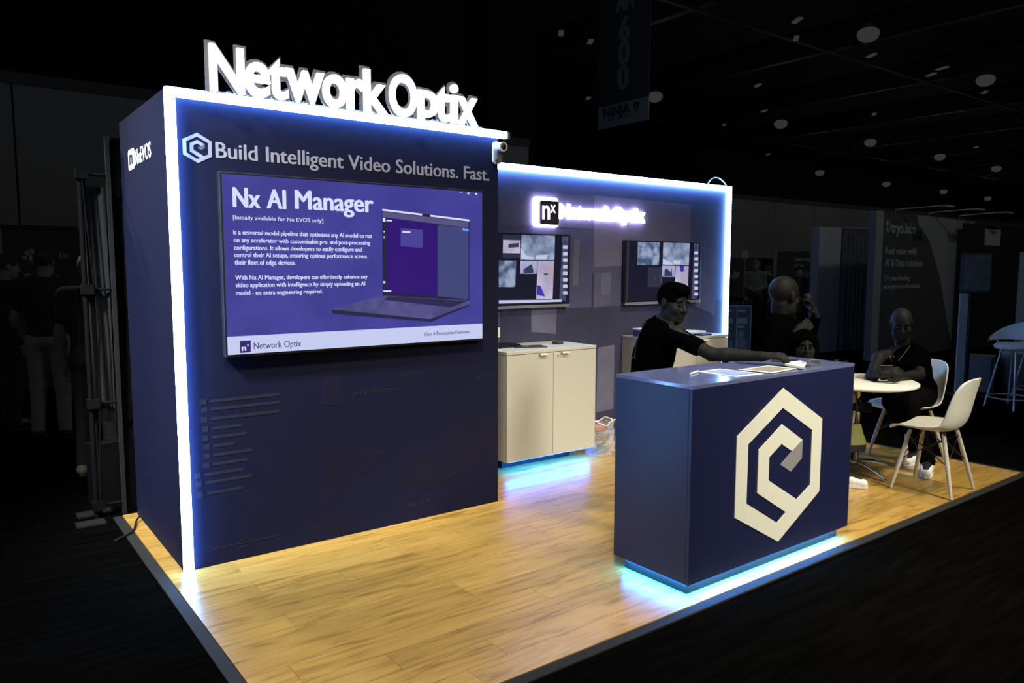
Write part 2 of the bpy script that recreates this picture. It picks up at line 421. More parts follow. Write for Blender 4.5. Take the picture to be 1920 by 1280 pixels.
# side badge and NxEVOS (faces -X)
def rrect(x0, y0, x1, y1, r, n=5):
    out = []
    for cx, cy, a0 in ((x1-r, y1-r, 0), (x0+r, y1-r, 90), (x0+r, y0+r, 180), (x1-r, y0+r, 270)):
        for i in range(n+1):
            an = math.radians(a0+90*i/n); out.append((cx+r*math.cos(an), cy+r*math.sin(an)))
    return out
LOGOW = mat('side_logo_white', (.8, .79, .68), .5)
sl = MB().prism([rrect(.755, 2.128, .925, 2.245, .022)], lambda u, v, q: (.002-q, u, v), 0, .002).build('badge', LOGOW, tw)
text_on(MB(), 'n', (-.0005, .885, 2.16), (-.0005, .80, 2.16), .08, normal=(-1, 0, 0), bold=.02).build('badge_letter', NAVY, sl)
text_on(MB(), 'NxEVOS', (.001, .735, 2.142), (.001, .335, 2.142), .082, normal=(-1, 0, 0), bold=.015, t=.0015).build('side_lettering', LOGOW, tw)
# faint interface print on the lower panel
fp = MB(); P0 = lambda x, y: pl(x, y, 1, .004)
bars = [(394, 752, 525, 738), (396, 767, 524, 756), (396, 785, 524, 772), (398, 803, 455, 797), (398, 820, 462, 815), (400, 836, 440, 830), (400, 853, 474, 845),
        (400, 870, 464, 861), (384, 890, 456, 881), (386, 905, 474, 893), (388, 925, 456, 913)]
for x0, y0, x1, y1 in bars:
    a, b = P0(x0, y0), P0(x1, y1)
    fp.box((a[0], .0025, a[2]-.008), (b[0], .004, a[2]+.008))
    fp.box((a[0]-.05, .0025, a[2]-.014), (a[0]-.02, .004, a[2]+.014))
a, b = P0(400, 1030), P0(530, 1004); fp.box((a[0], .0025, a[2]), (b[0], .004, a[2]+.004))
fp.box((a[0]-.16+.3, .0025, a[2]-.02), (a[0]+.18, .004, a[2]-.016)).box((a[0]+.14, .0025, a[2]+.022), (a[0]+.18, .004, a[2]+.018))
for s, p, q, h in (('person', (755, 704), (792, 699), .03), ('person', (897, 708), (930, 702), .03), ('person/suitcase', (663, 742), (747, 731), .035), ('July 2024', (764, 951), (807, 941), .028)):
    a, b = P0(*p), P0(*q); text_on(fp, s, (a[0], .004, a[2]), (b[0], .004, a[2]), h, t=.0015)
fp.build('faint_print', PRINTF, tw)['kind'] = 'stuff'
PRINTP = mat('faint_picture_print', (.0118, .0115, .029), .8, spec=.08, noise=(3, .3))
pp = MB()
for poly in ([(606, 845), (725, 842), (690, 880), (606, 940)], [(720, 900), (820, 840), (870, 780), (931, 780), (931, 850), (808, 918)], [(560, 990), (650, 975), (700, 990), (640, 1000)], [(600, 760), (612, 690), (640, 670), (640, 760)]):
    pp.prism([[(P0(*p)[0], P0(*p)[2]) for p in poly]], lambda u, v, q: (u, .004-q, v), 0, .0008)
pp.build('faint_picture', PRINTP, tw)

# TV ------------------------------------------------------------------------
TVY = -.05
T = lambda x, y: pl(x, y, 1, TVY)
tv = empty('wall_television', (1.05, 0, 1.58), 'large wall television showing a purple slide with a laptop', 'television')
tv_off = A([1.05, 0, 1.58])
x0, z0, x1, z1 = .245, 1.118, 1.842, 2.04
def tbox(nm, a, b, m, par=tv, bev=0): return bbox(nm, A(a)-tv_off, A(b)-tv_off, m, par, bev)
tbox('frame', (x0-.012, -.047, z0-.012), (x1+.012, -.002, z1+.012), BLACKP, bev=.004)
scr = MB().box(A((x0, TVY, z0+.095))-tv_off, A((x1, -.046, z1))-tv_off).build('screen', screen_mat('slide_purple', srgb(66, 62, 152), c2=srgb(58, 54, 140), scale=3), tv)
def tpoly(nm, pts, m, lift=.001, par=None):
    q = [(T(*p)[0]-tv_off[0], T(*p)[2]-tv_off[2]) for p in pts]
    return MB().prism([q], lambda u, v, t: (u, TVY-t, v), 0, lift).build(nm, m, par or scr)
tbox('footer_bar', (x0, TVY, z0), (x1, -.046, z0+.0945), screen_mat('slide_footer', srgb(196, 203, 240)))
STXT = screen_mat('slide_white', srgb(214, 220, 250))
def ttext(mb, s, l, rgt, cap, bold=.0, y=None):
    a = T(*l)-tv_off; b = T(*rgt)-tv_off; zz = (a[2]+b[2])/2
    return text_on(mb, s, (a[0], TVY, zz), (b[0], TVY, zz), cap, bold=bold, t=.001)
for wd_, l_, r_ in (('Nx', (436.5, 388), (489, 389.6)), ('AI', (500, 390.2), (537, 391.8)), ('Manager', (553, 392), (700.5, 397.5))): ttext(MB(), wd_, l_, r_, .098, .019).build('slide_title', STXT, scr)
mb = MB()
for s, l, rg in (('[Initially available for Nx EVOS only]', (437, 412), (606, 416)),): ttext(mb, s, l, rg, .02, .005)
for s, l, rg in (('is a universal model pipeline that optimizes any AI model to run', (437.3, 440.5), (697, 445)),
                 ('on any accelerator with customizable pre- and post-processing', (438, 454.8), (694, 458)),
                 ('configurations. It allows developers to easily configure and', (438.5, 469), (679, 470.5)),
                 ('control their AI setups, ensuring optimal performance across', (439, 482.5), (688, 483)),
                 ('their fleet of edge devices.', (440, 496), (554, 496.2)),
                 ('With Nx AI Manager, developers can effortlessly enhance any', (441, 524), (689, 522.3)),
                 ('video application with intelligence by simply uploading an AI', (441.5, 538.4), (684.6, 535)),
                 ('model - no extra engineering required.', (442.4, 553), (605, 550))): ttext(mb, s, l, rg, .023, .012)
mb.build('slide_text', STXT, scr)['kind'] = 'stuff'
DARKT = screen_mat('slide_dark_text', srgb(66, 66, 110))
ttext(MB(), 'Network Optix', (476, 654.5), (565, 648.5), .034, .004).build('footer_text', DARKT, scr)
ttext(MB(), 'Gen 6 Enterprise Features', (796, 629.5), (880, 624.5), .022, .002).build('footer_text', DARKT, scr)
tpoly('footer_badge', [(449.8, 639), (470, 637.5), (470, 660), (450.2, 661.5)], screen_mat('badge_indigo', srgb(44, 36, 104)), .0015)
mb = MB(); ttext(mb, 'n', (453, 657.5), (461.5, 657), .03, .02); ttext(mb, 'x', (462.5, 649), (467, 648.6), .012, .01)
for i in range(len(mb.v)): mb.v[i] = (mb.v[i][0], mb.v[i][1]-.0018, mb.v[i][2])
mb.build('badge_letters', STXT, scr)
# laptop drawn on the slide
tpoly('laptop_lid', [(716.4, 391), (879.7, 411), (879.7, 573), (717.6, 556)], screen_mat('lap_dark', srgb(30, 28, 58)), .0012)
tpoly('laptop_wallpaper', [(724, 408), (820, 421), (820, 555), (724, 549)], screen_mat('lap_purple', srgb(42, 6, 112)), .0022)
tpoly('laptop_sidebar', [(820, 421), (878, 428), (878, 561), (820, 555)], screen_mat('lap_slate', srgb(60, 68, 120)), .0022)
tpoly('laptop_toolbar', [(717.5, 396), (878, 416), (878, 427), (717.5, 407)], screen_mat('lap_bar', srgb(84, 80, 130)), .0023)
tpoly('laptop_bezel', [(716.6, 391.5), (791, 400.5), (791, 404), (716.8, 395)], STXT, .0024)
tpoly('laptop_bezel', [(807, 402.5), (879.5, 411.5), (879.5, 415), (807, 406)], STXT, .0024)
tpoly('laptop_card', [(751, 427.5), (792.7, 431), (792.7, 465), (751, 461.5)], screen_mat('lap_card', srgb(70, 62, 150)), .0032)
mk = MB()
for a, b in (((717.5, 408), (722, 416)), ((724, 412), (735, 415)), ((754, 433), (769, 436.5)), ((718.5, 527), (722, 531)), ((718.5, 544), (733, 546.5)), ((719, 433), (721, 435.5)), ((719, 443), (721, 446))):
    p, q = T(*a)-tv_off, T(*b)-tv_off; mk.box((p[0], TVY-.0036, q[2]), (q[0], TVY, p[2]))
for a, b in (((862, 360.5), (866, 361.6)), ((876, 360.5), (880, 364)), ((891, 361.5), (894.5, 365))):
    p, q = T(*a)-tv_off, T(*b)-tv_off; mk.box((p[0], TVY-.0014, q[2]), (q[0], TVY, p[2]))
mk.build('interface_marks', STXT, scr)['kind'] = 'stuff'
tpoly('laptop_chip', [(867, 427.5), (878, 429), (878, 433.5), (867, 432)], screen_mat('lap_chip', srgb(110, 150, 235)), .0034)
tpoly('laptop_deck', [(717.6, 554), (879.7, 563), (879.7, 570), (806, 598), (622, 580)], screen_mat('lap_deck', srgb(70, 66, 122), c2=srgb(86, 84, 142), scale=9), .0028)
tpoly('laptop_edge', [(622, 580), (806, 598), (879.7, 570), (879.7, 573), (808, 603), (624, 588)], screen_mat('lap_edge', srgb(32, 30, 62)), .003)
tpoly('laptop_keys', [(726, 555), (876, 564), (845, 576), (720, 562)], screen_mat('lap_keys', srgb(38, 34, 78)), .0034)

# illuminated channel letters on the tower -------------------------------------
SIGN = glow('sign_letter_light', (1, .97, .93), 1.7)
ACR = mat('clear_acrylic_glow', (.16, .16, .18), .3, alpha=.45, emit=(.85, .87, 1), estr=.10)  # faint emission stands for letter light caught in the acrylic
sg = empty('lit_name_sign', (0, .0, TH), 'glowing white three dimensional company name letters standing on the tower', 'sign')
spans = [('N', 396, 461), ('e', 461, 509), ('t', 505, 542), ('w', 537, 610), ('o', 607, 652), ('r', 652, 687), ('k', 684, 728), ('O', 732, 783), ('p', 785, 823), ('t', 819, 846), ('i', 846.5, 860), ('x', 860, 897)]
SY = -.078
base = pl(398, 169, 1, SY)[2]
hts = dict(N=.226, e=.172, t=.205, w=.168, o=.174, r=.17, k=.232, O=.238, p=.168, i=.232, x=.166)
for ch, a, b in spans:
    xa, xb = pl(a, 180, 1, SY)[0], pl(b, 200, 1, SY)[0]
    zb = base-TH-(.004 if ch in 'eoO' else 0); zt_ = base+hts[ch]-TH
    if ch == 'p': zb -= .052
    o = glyph(MB(), ch, xa, xb, zb, zt_, -.056, .022, bold=.024).build('letter', SIGN, sg)
    glyph(MB(), ch, xa-.017, xb+.017, zb-(.012 if ch != 'p' else 0), zt_+.019, -.043, .010, bold=.07).build('letter_backing', ACR, o)
bbox('mounting_rail', (.23, .03, .001), (1.9, .07, .022), GREYM, sg)
for x_ in (.3, .7, 1.1, 1.5, 1.8): bbox('bracket', (x_-.01, -.041, .004), (x_+.01, .029, .014), GREYM, sg)

# security camera on the tower edge -------------------------------------------------
cp = A([1.985, -.004, 2.30])
sc = empty('security_camera', cp, 'small white security camera mounted on the upper edge of the tower', 'camera')
CAMW = mat('camera_white', (.75, .75, .75), .35)
MB().prism([rrect(-.03, -.068, .03, .072, .022)], lambda u, v, q: (u, .004-q, v), 0, .014).build('mount_plate', CAMW, sc)
MB().prism([rrect(-.02, -.052, .022, .02, .01)], lambda u, v, q: (u, -.01-q, v), 0, .03).build('body', GREYM, sc)
MB().tube([(.005, -.012, .035), (.005, -.075, .035)], [.027, .03], 18).build('lens_housing', CAMW, sc)
MB().ball((.005, -.073, .035), (.022, .012, .022)).build('lens', BLACKP, sc)

# ================================================================== BACK WALL
BY, BX0, BX1, BH = .977, TW+.001, FR, 2.4057
bw = empty('exhibit_back_wall', (BX0, BY, 0), 'purple grey printed back wall of the booth edged with white light', 'booth wall')
ob = A([BX0, BY, 0])
def wbox(nm, a, b, m, bev=0, par=None): return bbox(nm, A(a)-ob, A(b)-ob, m, par or bw, bev)
wbox('fabric_panel', (BX0, BY, .002), (BX1, BY+.05, BH), BACKF, .003)
wbox('light_strip', (BX0, BY-.03, BH-.050), (BX1, BY-.001, BH), LED, .004)
wbox('light_strip', (BX1-.055, BY-.03, .003), (BX1, BY-.001, BH-.051), LED, .004)
B = lambda x, y: pl(x, y, 1, BY)
def wprint(nm, px, m, lift=.0015):
    q = [(B(*p)[0]-ob[0], B(*p)[2]) for p in px]
    MB().prism([q], lambda u, v, t: (u, -t, v), 0, lift).build(nm, m, bw)
PR1 = mat('print_lilac', (.17, .155, .27), .8, spec=.3, noise=(5, .12))
PR2 = mat('print_slate', (.105, .105, .20), .8, spec=.3, noise=(6, .2))
PR3 = mat('print_pale', (.14, .14, .23), .8, spec=.3, noise=(5, .3))
PR4 = mat('print_dark', (.045, .045, .095), .8, spec=.3, noise=(4, .2))
wprint('printed_ground', [(938, 585), (1353, 562), (1351, 800), (938, 800)], mat('print_ground', (.045, .046, .10), .8, spec=.3, noise=(4, .35)), .0006)
wprint('printed_square', [(1114, 366), (1296, 384), (1295, 494), (1114, 500)], PR1)
wprint('printed_block', [(938, 352), (1112, 368), (1112, 430), (938, 420)], PR2)
wprint('printed_column', [(1076, 448), (1087, 448), (1084, 535), (1074, 535)], PR3)
wprint('printed_block', [(1113, 511), (1147, 509), (1145, 570), (1113, 577)], PR2, .001)
wprint('printed_column', [(1127, 512), (1146, 511), (1144, 552), (1126, 553)], PR3, .0025)
wprint('printed_square', [(996, 574), (1044, 573), (1042, 626), (996, 622)], PR3)
wprint('printed_strip', [(1110, 511), (1114, 511), (1112, 640), (1108, 640)], PR4, .002)
wprint('printed_figure', [(1120, 652), (1152, 646), (1150, 766), (1118, 773)], PR3)
wprint('printed_block', [(1297, 384), (1350, 388), (1340, 590), (1295, 570)], PR2)
# white loop of cable on the top corner
pts = []
for i in range(15):
    t = i/14; pts.append((5.36+.30*t, BY+.03, BH+.012+.085*math.sin(math.pi*min(1, t*1.02))**.7*(1-.25*t)))
tag(MB().tube(pts, .008, 8).build('cable', mat('white_cable', (.55, .55, .55), .5)), 'loop of white cable on the top right corner of the back wall', 'cable')

# halo sign -------------------------------------------------------------------------
HALO = glow('halo_light', (.72, .68, 1), 15)
hs = empty('halo_sign', (3.05, BY, 1.9), 'halo lit badge and company name sign on the back wall', 'sign')
oh = A([3.05, BY, 1.9])
HB = lambda x, y: pl(x, y, 1, BY-.03)-oh
a, b = HB(1001, 367), HB(1046.5, 427)
badge = MB().prism([rrect(a[0], b[2], b[0], a[2]-.003, .035)], lambda u, v, q: (u, -.012-q, v), 0, .018).build('badge_halo', HALO, hs)
a, b = HB(1010, 375.5), HB(1045, 422)
MB().prism([rrect(a[0], b[2], b[0], a[2], .02)], lambda u, v, q: (u, -.031-q, v), 0, .02).build('badge_face', mat('badge_navy', (.04, .03, .06), .5), badge)
mb = MB(); p, q = HB(1013.5, 411), HB(1027.5, 411)
glyph(mb, 'n', p[0], q[0], p[2], HB(1011, 385)[2], -.052, .004, .012); p, q = HB(1028.5, 399), HB(1038.5, 399)
glyph(mb, 'x', p[0], q[0], p[2], HB(1030, 384)[2], -.052, .004, .01)
mb.build('badge_letters', glow('badge_letter_light', (1, 1, 1), 1.6), badge)
tot0, tot1 = spans[0][1], spans[-1][2]
lx0, lx1 = HB(1051, 400)[0], HB(1209, 412)[0]; zb = HB(1051, 408)[2]
xs_ = [(pl(a, 190, 1, .02)[0], pl(b, 190, 1, .02)[0]) for _, a, b in spans]; w0, w1 = xs_[0][0], xs_[-1][1]
for (ch, _, _), (xa, xb) in zip(spans, xs_):
    u0 = lx0+(xa-w0)/(w1-w0)*(lx1-lx0); u1 = lx0+(xb-w0)/(w1-w0)*(lx1-lx0)
    k = .50; z_ = zb-(.03 if ch == 'p' else 0)
    o = glyph(MB(), ch, u0-.008, u1+.008, z_-.008, zb+hts[ch]*k+.008, -.012, .016, .05).build('letter', HALO, hs)
    glyph(MB(), ch, u0, u1, z_, zb+hts[ch]*k, -.029, .012, .02).build('letter_face', mat('letter_face_lilac', (.75, .72, .9), .4, emit=(.9, .88, 1), estr=2.5), o)

# monitors ----------------------------------------------------------------------------
MY = BY-.05
Mp = lambda x, y: pl(x, y, 1, MY)
VID = [screen_mat('video_hall', srgb(70, 88, 118), c2=srgb(150, 165, 195), scale=14), screen_mat('video_fisheye', srgb(84, 100, 128), c2=srgb(160, 172, 205), scale=7),
       screen_mat('video_desk', srgb(165, 155, 185), c2=srgb(190, 184, 212), scale=5), screen_mat('video_lot', srgb(140, 148, 195), c2=srgb(176, 176, 210), scale=6)]
VDARK = screen_mat('video_dark', srgb(44, 44, 66)); VNAVY = screen_mat('client_navy', srgb(16, 16, 40)); VSIDE = screen_mat('client_side', srgb(74, 80, 112), c2=srgb(50, 56, 86), scale=18)
VLIGHT = screen_mat('video_light', srgb(190, 196, 225)); VBLUE = screen_mat('video_blue', srgb(62, 48, 165)); VSHAD = screen_mat('video_shadow', srgb(52, 56, 80)); VTAN = screen_mat('video_tan', srgb(176, 160, 160))
def monitor(x0, x1, z0, z1, label, tiles, extra):
    o = A([(x0+x1)/2, BY, z0]); e = empty('wall_monitor', o, label, 'monitor', 'monitors on the back wall')
    bbox('frame', A((x0, MY+.004, z0))-o, A((x1, BY-.003, z1))-o, BLACKP, e, .005)
    bbox('chin_bar', A((x0+.003, MY-.002, z0-.012))-o, A((x1-.003, MY+.03, z0+.012))-o, mat('silver_chin', (.6, .62, .66), .3, .7), e, .004)
    s = bbox('screen', A((x0+.014, MY, z0+.022))-o, A((x1-.014, MY+.003, z1-.014))-o, VNAVY, e)
    def quad(nm, pts, m, lift):
        q = [(Mp(*p)[0]-o[0], Mp(*p)[2]-o[2]) for p in pts]
        q = [(min(max(u, x0+.015-o[0]), x1-.015-o[0]), min(max(v, .024), z1-.015-o[2])) for u, v in q]
        MB().prism([q], lambda u, v, t: (u, MY-o[1]-t, v), 0, lift).build(nm, m, s)
    for i, (nm, pts, m) in enumerate(tiles): quad(nm, pts, m, .0008+.0004*(i % 4))
    for i, (nm, pts, m) in enumerate(extra): quad(nm, pts, m, .0030+.0003*(i % 3))
    return e
z_ = lambda X, Y, ox, oy, k: (ox+X*k, oy+Y*k)
k1 = 150/1129; Z1 = lambda *q: [(930+x*k1, 420+y*k1) for x, y in q]
t1 = [('video_band', Z1((95, 150), (348, 150), (340, 480), (92, 480)), VDARK), ('video_tile', Z1((100, 222), (345, 228), (340, 412), (96, 408)), VID[2]),
      ('video_tile', Z1((360, 140), (832, 150), (822, 510), (348, 508)), VID[1]), ('video_tile', Z1((40, 515), (280, 518), (270, 888), (40, 888)), VID[0]),
      ('video_tile', Z1((345, 520), (580, 525), (575, 700), (340, 698)), VID[3]), ('video_tile', Z1((590, 525), (818, 525), (797, 1058), (566, 1062)), VID[2]),
      ('side_panel', Z1((935, 150), (1022, 160), (985, 1095), (895, 1060)), VSIDE), ('task_bar', Z1((40, 1075), (925, 1065), (925, 1095), (40, 1120)), VLIGHT)]
e1 = [('image_patch', Z1((580, 865), (625, 870), (690, 1022), (575, 998)), VBLUE), ('image_patch', Z1((555, 440), (735, 430), (700, 500), (570, 505)), VLIGHT),
      ('image_patch', Z1((352, 340), (430, 450), (550, 470), (500, 505), (352, 490)), VLIGHT), ('image_patch', Z1((385, 640), (420, 615), (500, 565), (525, 650), (520, 695), (390, 692)), VSHAD),
      ('image_patch', Z1((735, 600), (810, 580), (800, 850), (770, 740)), VTAN), ('image_patch', Z1((670, 690), (740, 700), (715, 722), (680, 712)), VSHAD), ('image_patch', Z1((175, 280), (320, 265), (315, 325), (175, 335)), VSHAD)]
e1 += [('thumbnail', Z1((945, 300+i*92), (1005, 303+i*92), (1002, 350+i*92), (942, 347+i*92)), VLIGHT) for i in range(8)]
monitor(2.39, 3.449, 1.245, 1.853, 'wall monitor with camera views half hidden behind the tower', t1, e1)
k2 = 180/1440; Z2 = lambda *q: [(1150+x*k2, 430+y*k2) for x, y in q]
t2 = [('side_panel', Z2((165, 160), (240, 180), (215, 1085), (140, 1085)), VDARK), ('video_tile', Z2((370, 165), (692, 180), (685, 535), (362, 530)), VID[0]), ('video_tile', Z2((750, 185), (1142, 200), (1130, 535), (738, 530)), VID[1]),
      ('video_band', Z2((520, 565), (720, 570), (712, 865), (512, 865)), VDARK), ('video_tile', Z2((520, 632), (720, 632), (718, 805), (515, 805)), VID[2]), ('video_tile', Z2((732, 542), (925, 545), (922, 712), (730, 710)), VID[3]),
      ('video_tile', Z2((935, 548), (1128, 550), (1105, 1075), (915, 1075)), VID[2]), ('side_panel', Z2((1212, 200), (1290, 205), (1250, 1080), (1175, 1075)), VSIDE)]
e2 = [('image_patch', Z2((995, 548), (1055, 550), (1052, 632), (1000, 632)), VBLUE), ('image_patch', Z2((895, 460), (1010, 468), (1000, 525), (905, 520)), VLIGHT), ('image_patch', Z2((742, 440), (890, 505), (880, 528), (740, 525)), VLIGHT),
      ('image_patch', Z2((770, 600), (800, 590), (860, 640), (870, 570), (880, 705), (765, 700)), VSHAD), ('image_patch', Z2((615, 690), (640, 680), (630, 750), (612, 745)), VSHAD), ('image_patch', Z2((1060, 630), (1100, 800), (1085, 790), (1050, 735)), VTAN)]
e2 += [('thumbnail', Z2((1215, 330+i*88), (1270, 332+i*88), (1265, 375+i*88), (1210, 372+i*88)), VLIGHT) for i in range(8)]
monitor(4.122, 5.19, 1.238, 1.826, 'wall monitor with camera views behind the reaching person', t2, e2)

# ================================================================== CABINETS
KX0, KW, KY0, KY1, KZ0, KZ1 = 2.4219, .909, .468, .972, .096, .9417
def cabinet(x, label):
    e = empty('storage_cabinet', (x, KY0, 0), label, 'cabinet', 'white cabinets along the back wall')
    d = KY1-KY0; g = .002
    bbox('body', (0, .02, KZ0), (KW, d, KZ1-.026), WHITE, e, .002)
    bbox('top', (-.002, -.002, KZ1-.025), (KW+.002, d, KZ1), WHITE, e, .003)
    bbox('plinth', (.10, .20, 0), (KW-.10, d-.02, KZ0), BLACKP, e)
    bbox('light_strip', (.03, .035, KZ0-.009), (KW-.03, .047, KZ0-.001), LEDK, e)
    for i in range(2):
        a = g+i*(KW/2); b = a+KW/2-2*g
        dr = bbox('door', (a, 0, KZ0+.002), (b, .0185, KZ1-.029), WHITE, e, .0015)
        hx = (b-.145, b-.07) if i == 0 else (a+.075, a+.15)
        MB().box((hx[0], -.022, KZ1-.034), (hx[1], .0, KZ1-.0295)).box((hx[0], -.0225, KZ1-.042), (hx[1], -.0195, KZ1-.0295)).build('handle', WHITEP, dr)
        if i == 1: MB().tube([(a+.045, .001, KZ1-.06), (a+.045, -.0015, KZ1-.06)], .007, 14).build('keyhole', BLACKP, dr)
    return e
cabinet(KX0, 'white two door cabinet glowing blue underneath beside the tower')
cabinet(KX0+1.7147, 'white two door cabinet behind the reaching person')
# things on cabinets
KT = KZ1+.0005
C1 = lambda x, y: pl(x, y, 2, KZ1)
p = C1(975, 648)
lp = empty('laptop', (2.60, .80, KT), 'closed black laptop on the cabinet beside the tower', 'laptop', rz=.12)
bbox('base', (-.15, -.09, 0), (.15, .09, .014), BLACKP, lp, .004); bbox('lid', (-.15, -.09, .0155), (.15, .09, .023), BLACKM, lp, .003)
q = C1(985, 650)
mp_ = empty('black_mat', (q[0]+.02, q[1]-.02, KT), 'thin black pad lying at the front of the cabinet beside the tower', 'pad', rz=-.35)
mpad = bbox('pad', (-.13, -.08, 0), (.13, .08, .006), BLACKP, mp_, .002)
bbox('tag', (-.05, -.01, .0062), (.0, .012, .0075), WHITEP, mp_)
q = C1(1046, 644.5)
pk = empty('puck_speaker', (q[0], q[1], KT), 'small dark round puck on the cabinet beside the tower', 'puck')
MB().lathe([(0, .024), (.035, .024), (.045, .018), (.047, .008), (.04, 0), (0, 0)], n=28).build('body', mat('puck_brown', (.03, .025, .024), .5), pk)
MB().lathe([(0, .0255), (.02, .0255), (.021, .0245), (0, .0245)], n=20).build('button', BLACKP, pk)
C2 = lambda x, y: pl(x, y, 2, KZ1)
def sheet(nm, c, w, h, rz, label, cat, m=PAPER, z=KT, t=.003, parts=None):
    e = empty(nm, (c[0], c[1], z), label, cat, rz=rz)
    bbox('sheet', (-w/2, -h/2, 0), (w/2, h/2, t), m, e)
    for (a, b, mm) in parts or []: bbox('printed_field', (a[0], a[1], t), (b[0], b[1], t+.0006), mm, e)
    return e
q = C2(1312, 624.5); sheet('brochure_stack', (4.84, .74), .26, .19, .3, 'stack of pale brochures on the cabinet behind the reaching person', 'brochures', t=.022)
t_ = empty('tablet', (4.76, .54, KT), 'black tablet on the right cabinet in front of brochures', 'tablet', rz=.1)
bbox('body', (-.08, -.05, 0), (.08, .05, .016), BLACKP, t_, .004); bbox('glass', (-.074, -.044, .016), (.074, .044, .0168), BLACKM, t_)
t_ = empty('folder', (4.50, .62, KT), 'dark folder lying left of the brochures on the right cabinet', 'folder', rz=-.15)
bbox('cover', (-.13, -.09, 0), (.13, .09, .02), BLACKP, t_, .003); bbox('label', (-.1, -.07, .0202), (.08, .06, .021), PAPER, t_)
t_ = empty('card_box', (4.20, .80, KT), 'small blue box at the rear of the right cabinet', 'box')
bbox('box', (-.05, -.05, 0), (.05, .05, .06), mat('blue_card', (.05, .08, .25), .5), t_, .003); bbox('lid', (-.052, -.052, .06), (.052, .052, .075), WHITEP, t_, .003)
t_ = empty('phone_stand', (2.43, .60, KT), 'white upright phone stand half hidden by the tower edge', 'stand')
bbox('base', (-.03, -.03, 0), (.03, .03, .008), WHITEP, t_, .003); MB().tube([(0, 0, .008), (0, .005, .15)], .006, 10).build('post', WHITEP, t_); bbox('cradle', (-.025, -.005, .10), (.025, .005, .175), WHITEP, t_, .003)

# plastic bag with snacks between cabinets -------------------------------------------------
BAG = mat('clear_plastic', (.8, .82, .85), .12, alpha=.28, spec=.8)
q = A([3.50, .58, 0])
bg = empty('plastic_bag', q, 'crumpled clear plastic bag on the floor beside the white cabinet', 'bag')
rows_ = []
rng = random.Random(3)
for i in range(13):
    t = i/12; z = .002+.27*t; rr = .135*(1-.15*t)*(1 if t < .85 else 1.05)
    rows_.append([(rr*(1+.12*math.sin(k*2.3+i*1.7)+.08*rng.uniform(-1, 1))*math.cos(2*math.pi*k/22), .8*rr*(1+.12*math.sin(k*1.9-i*1.3)+.08*rng.uniform(-1, 1))*math.sin(2*math.pi*k/22), z+.02*math.sin(k*1.1)*t) for k in range(22)])
    rows_[-1].append(rows_[-1][0])
MB().grid(rows_, False).build('film', BAG, bg)
MB().tube([rows_[-1][k] for k in range(23)], .006, 6).build('rim', mat('bag_rim', (.75, .7, .72), .3), bg)
def packet(c, s, col, label, rz):
    e = empty('snack_packet', q+A(c), label, 'snack', 'snack packets in the plastic bag', rz)
    R_ = []
    for i in range(9):
        u = -1+2*i/8; R_.append([(s[0]*u, s[1]*(1-u**4)*math.cos(2*math.pi*k/12)*.9+.004*math.cos(2*math.pi*k/12), s[2]*(.75+.25*(1-u*u))*math.sin(2*math.pi*k/12)*.5+s[2]/2) for k in range(13)])
    m_ = mat('foil_%s' % label.split()[0], col, .3, .2, noise=(30, .5))
    MB().grid(R_, False).build('pouch', m_, e)
    for d in (-1, 1): bbox('seal', (d*s[0]-.006, -.004, s[2]*.1), (d*s[0]+.006, .004, s[2]*.9), m_, e)
packet((0, -.02, .004), (.08, .035, .085), (.03, .07, .02), 'green snack packet low in the plastic bag', .3)
packet((.01, .0, .10), (.075, .03, .07), (.10, .06, .04), 'brown snack packet in the middle of the plastic bag', -.2)
packet((-.01, .0, .18), (.075, .03, .07), (.45, .09, .06), 'red snack packet on top in the plastic bag', .1)

# ================================================================== COUNTER
CX0, CX1, CY0, CY1, CT, CB = 1.8335, 3.2513, -1.7688, -1.2699, 1.026, .0653
ct = empty('reception_counter', (CX0, CY0, 0), 'navy reception counter with a large white hexagon emblem', 'counter')
cw, cd = CX1-CX0, CY1-CY0
bbox('front_panel', (.0, 0, CB), (cw, .02, CT-.0185), NAVYL, ct, .001)
bbox('side_panel', (0, .0205, CB), (.02, cd, CT-.0185), NAVYL, ct, .001)
bbox('side_panel', (cw-.02, .0205, CB), (cw, cd, CT-.0185), NAVYL, ct, .001)
bbox('shelf', (.0205, .021, .5), (cw-.0205, cd-.02, .52), NAVYL, ct)
bbox('bottom_panel', (.0205, .021, CB), (cw-.0205, cd, CB+.02), NAVYL, ct)
bbox('worktop', (0, 0, CT-.018), (cw, cd, CT), mat('counter_top_lit_satin', (.12, .14, .30), .14, spec=1.0, noise=(60, .06)), ct, .001)  # base colour lightened to hold the back wall's reflected glow
ins = .043
MB().box((ins, ins, 0), (cw-ins, cd-ins, CB)).build('plinth', mat('plinth_teal_black', (.02, .03, .035), .5), ct)
bbox('light_strip', (ins+.01, ins-.012, CB-.014), (cw-ins-.01, ins-.001, CB-.003), LEDC, ct)
bbox('light_strip', (ins-.012, ins-.012, CB-.014), (ins-.001, cd-ins, CB-.003), LEDC, ct)
hex_logo(2.5525-CX0, .5365, .379, .4115, 0, .003, ct, LOGO, LOGOG)
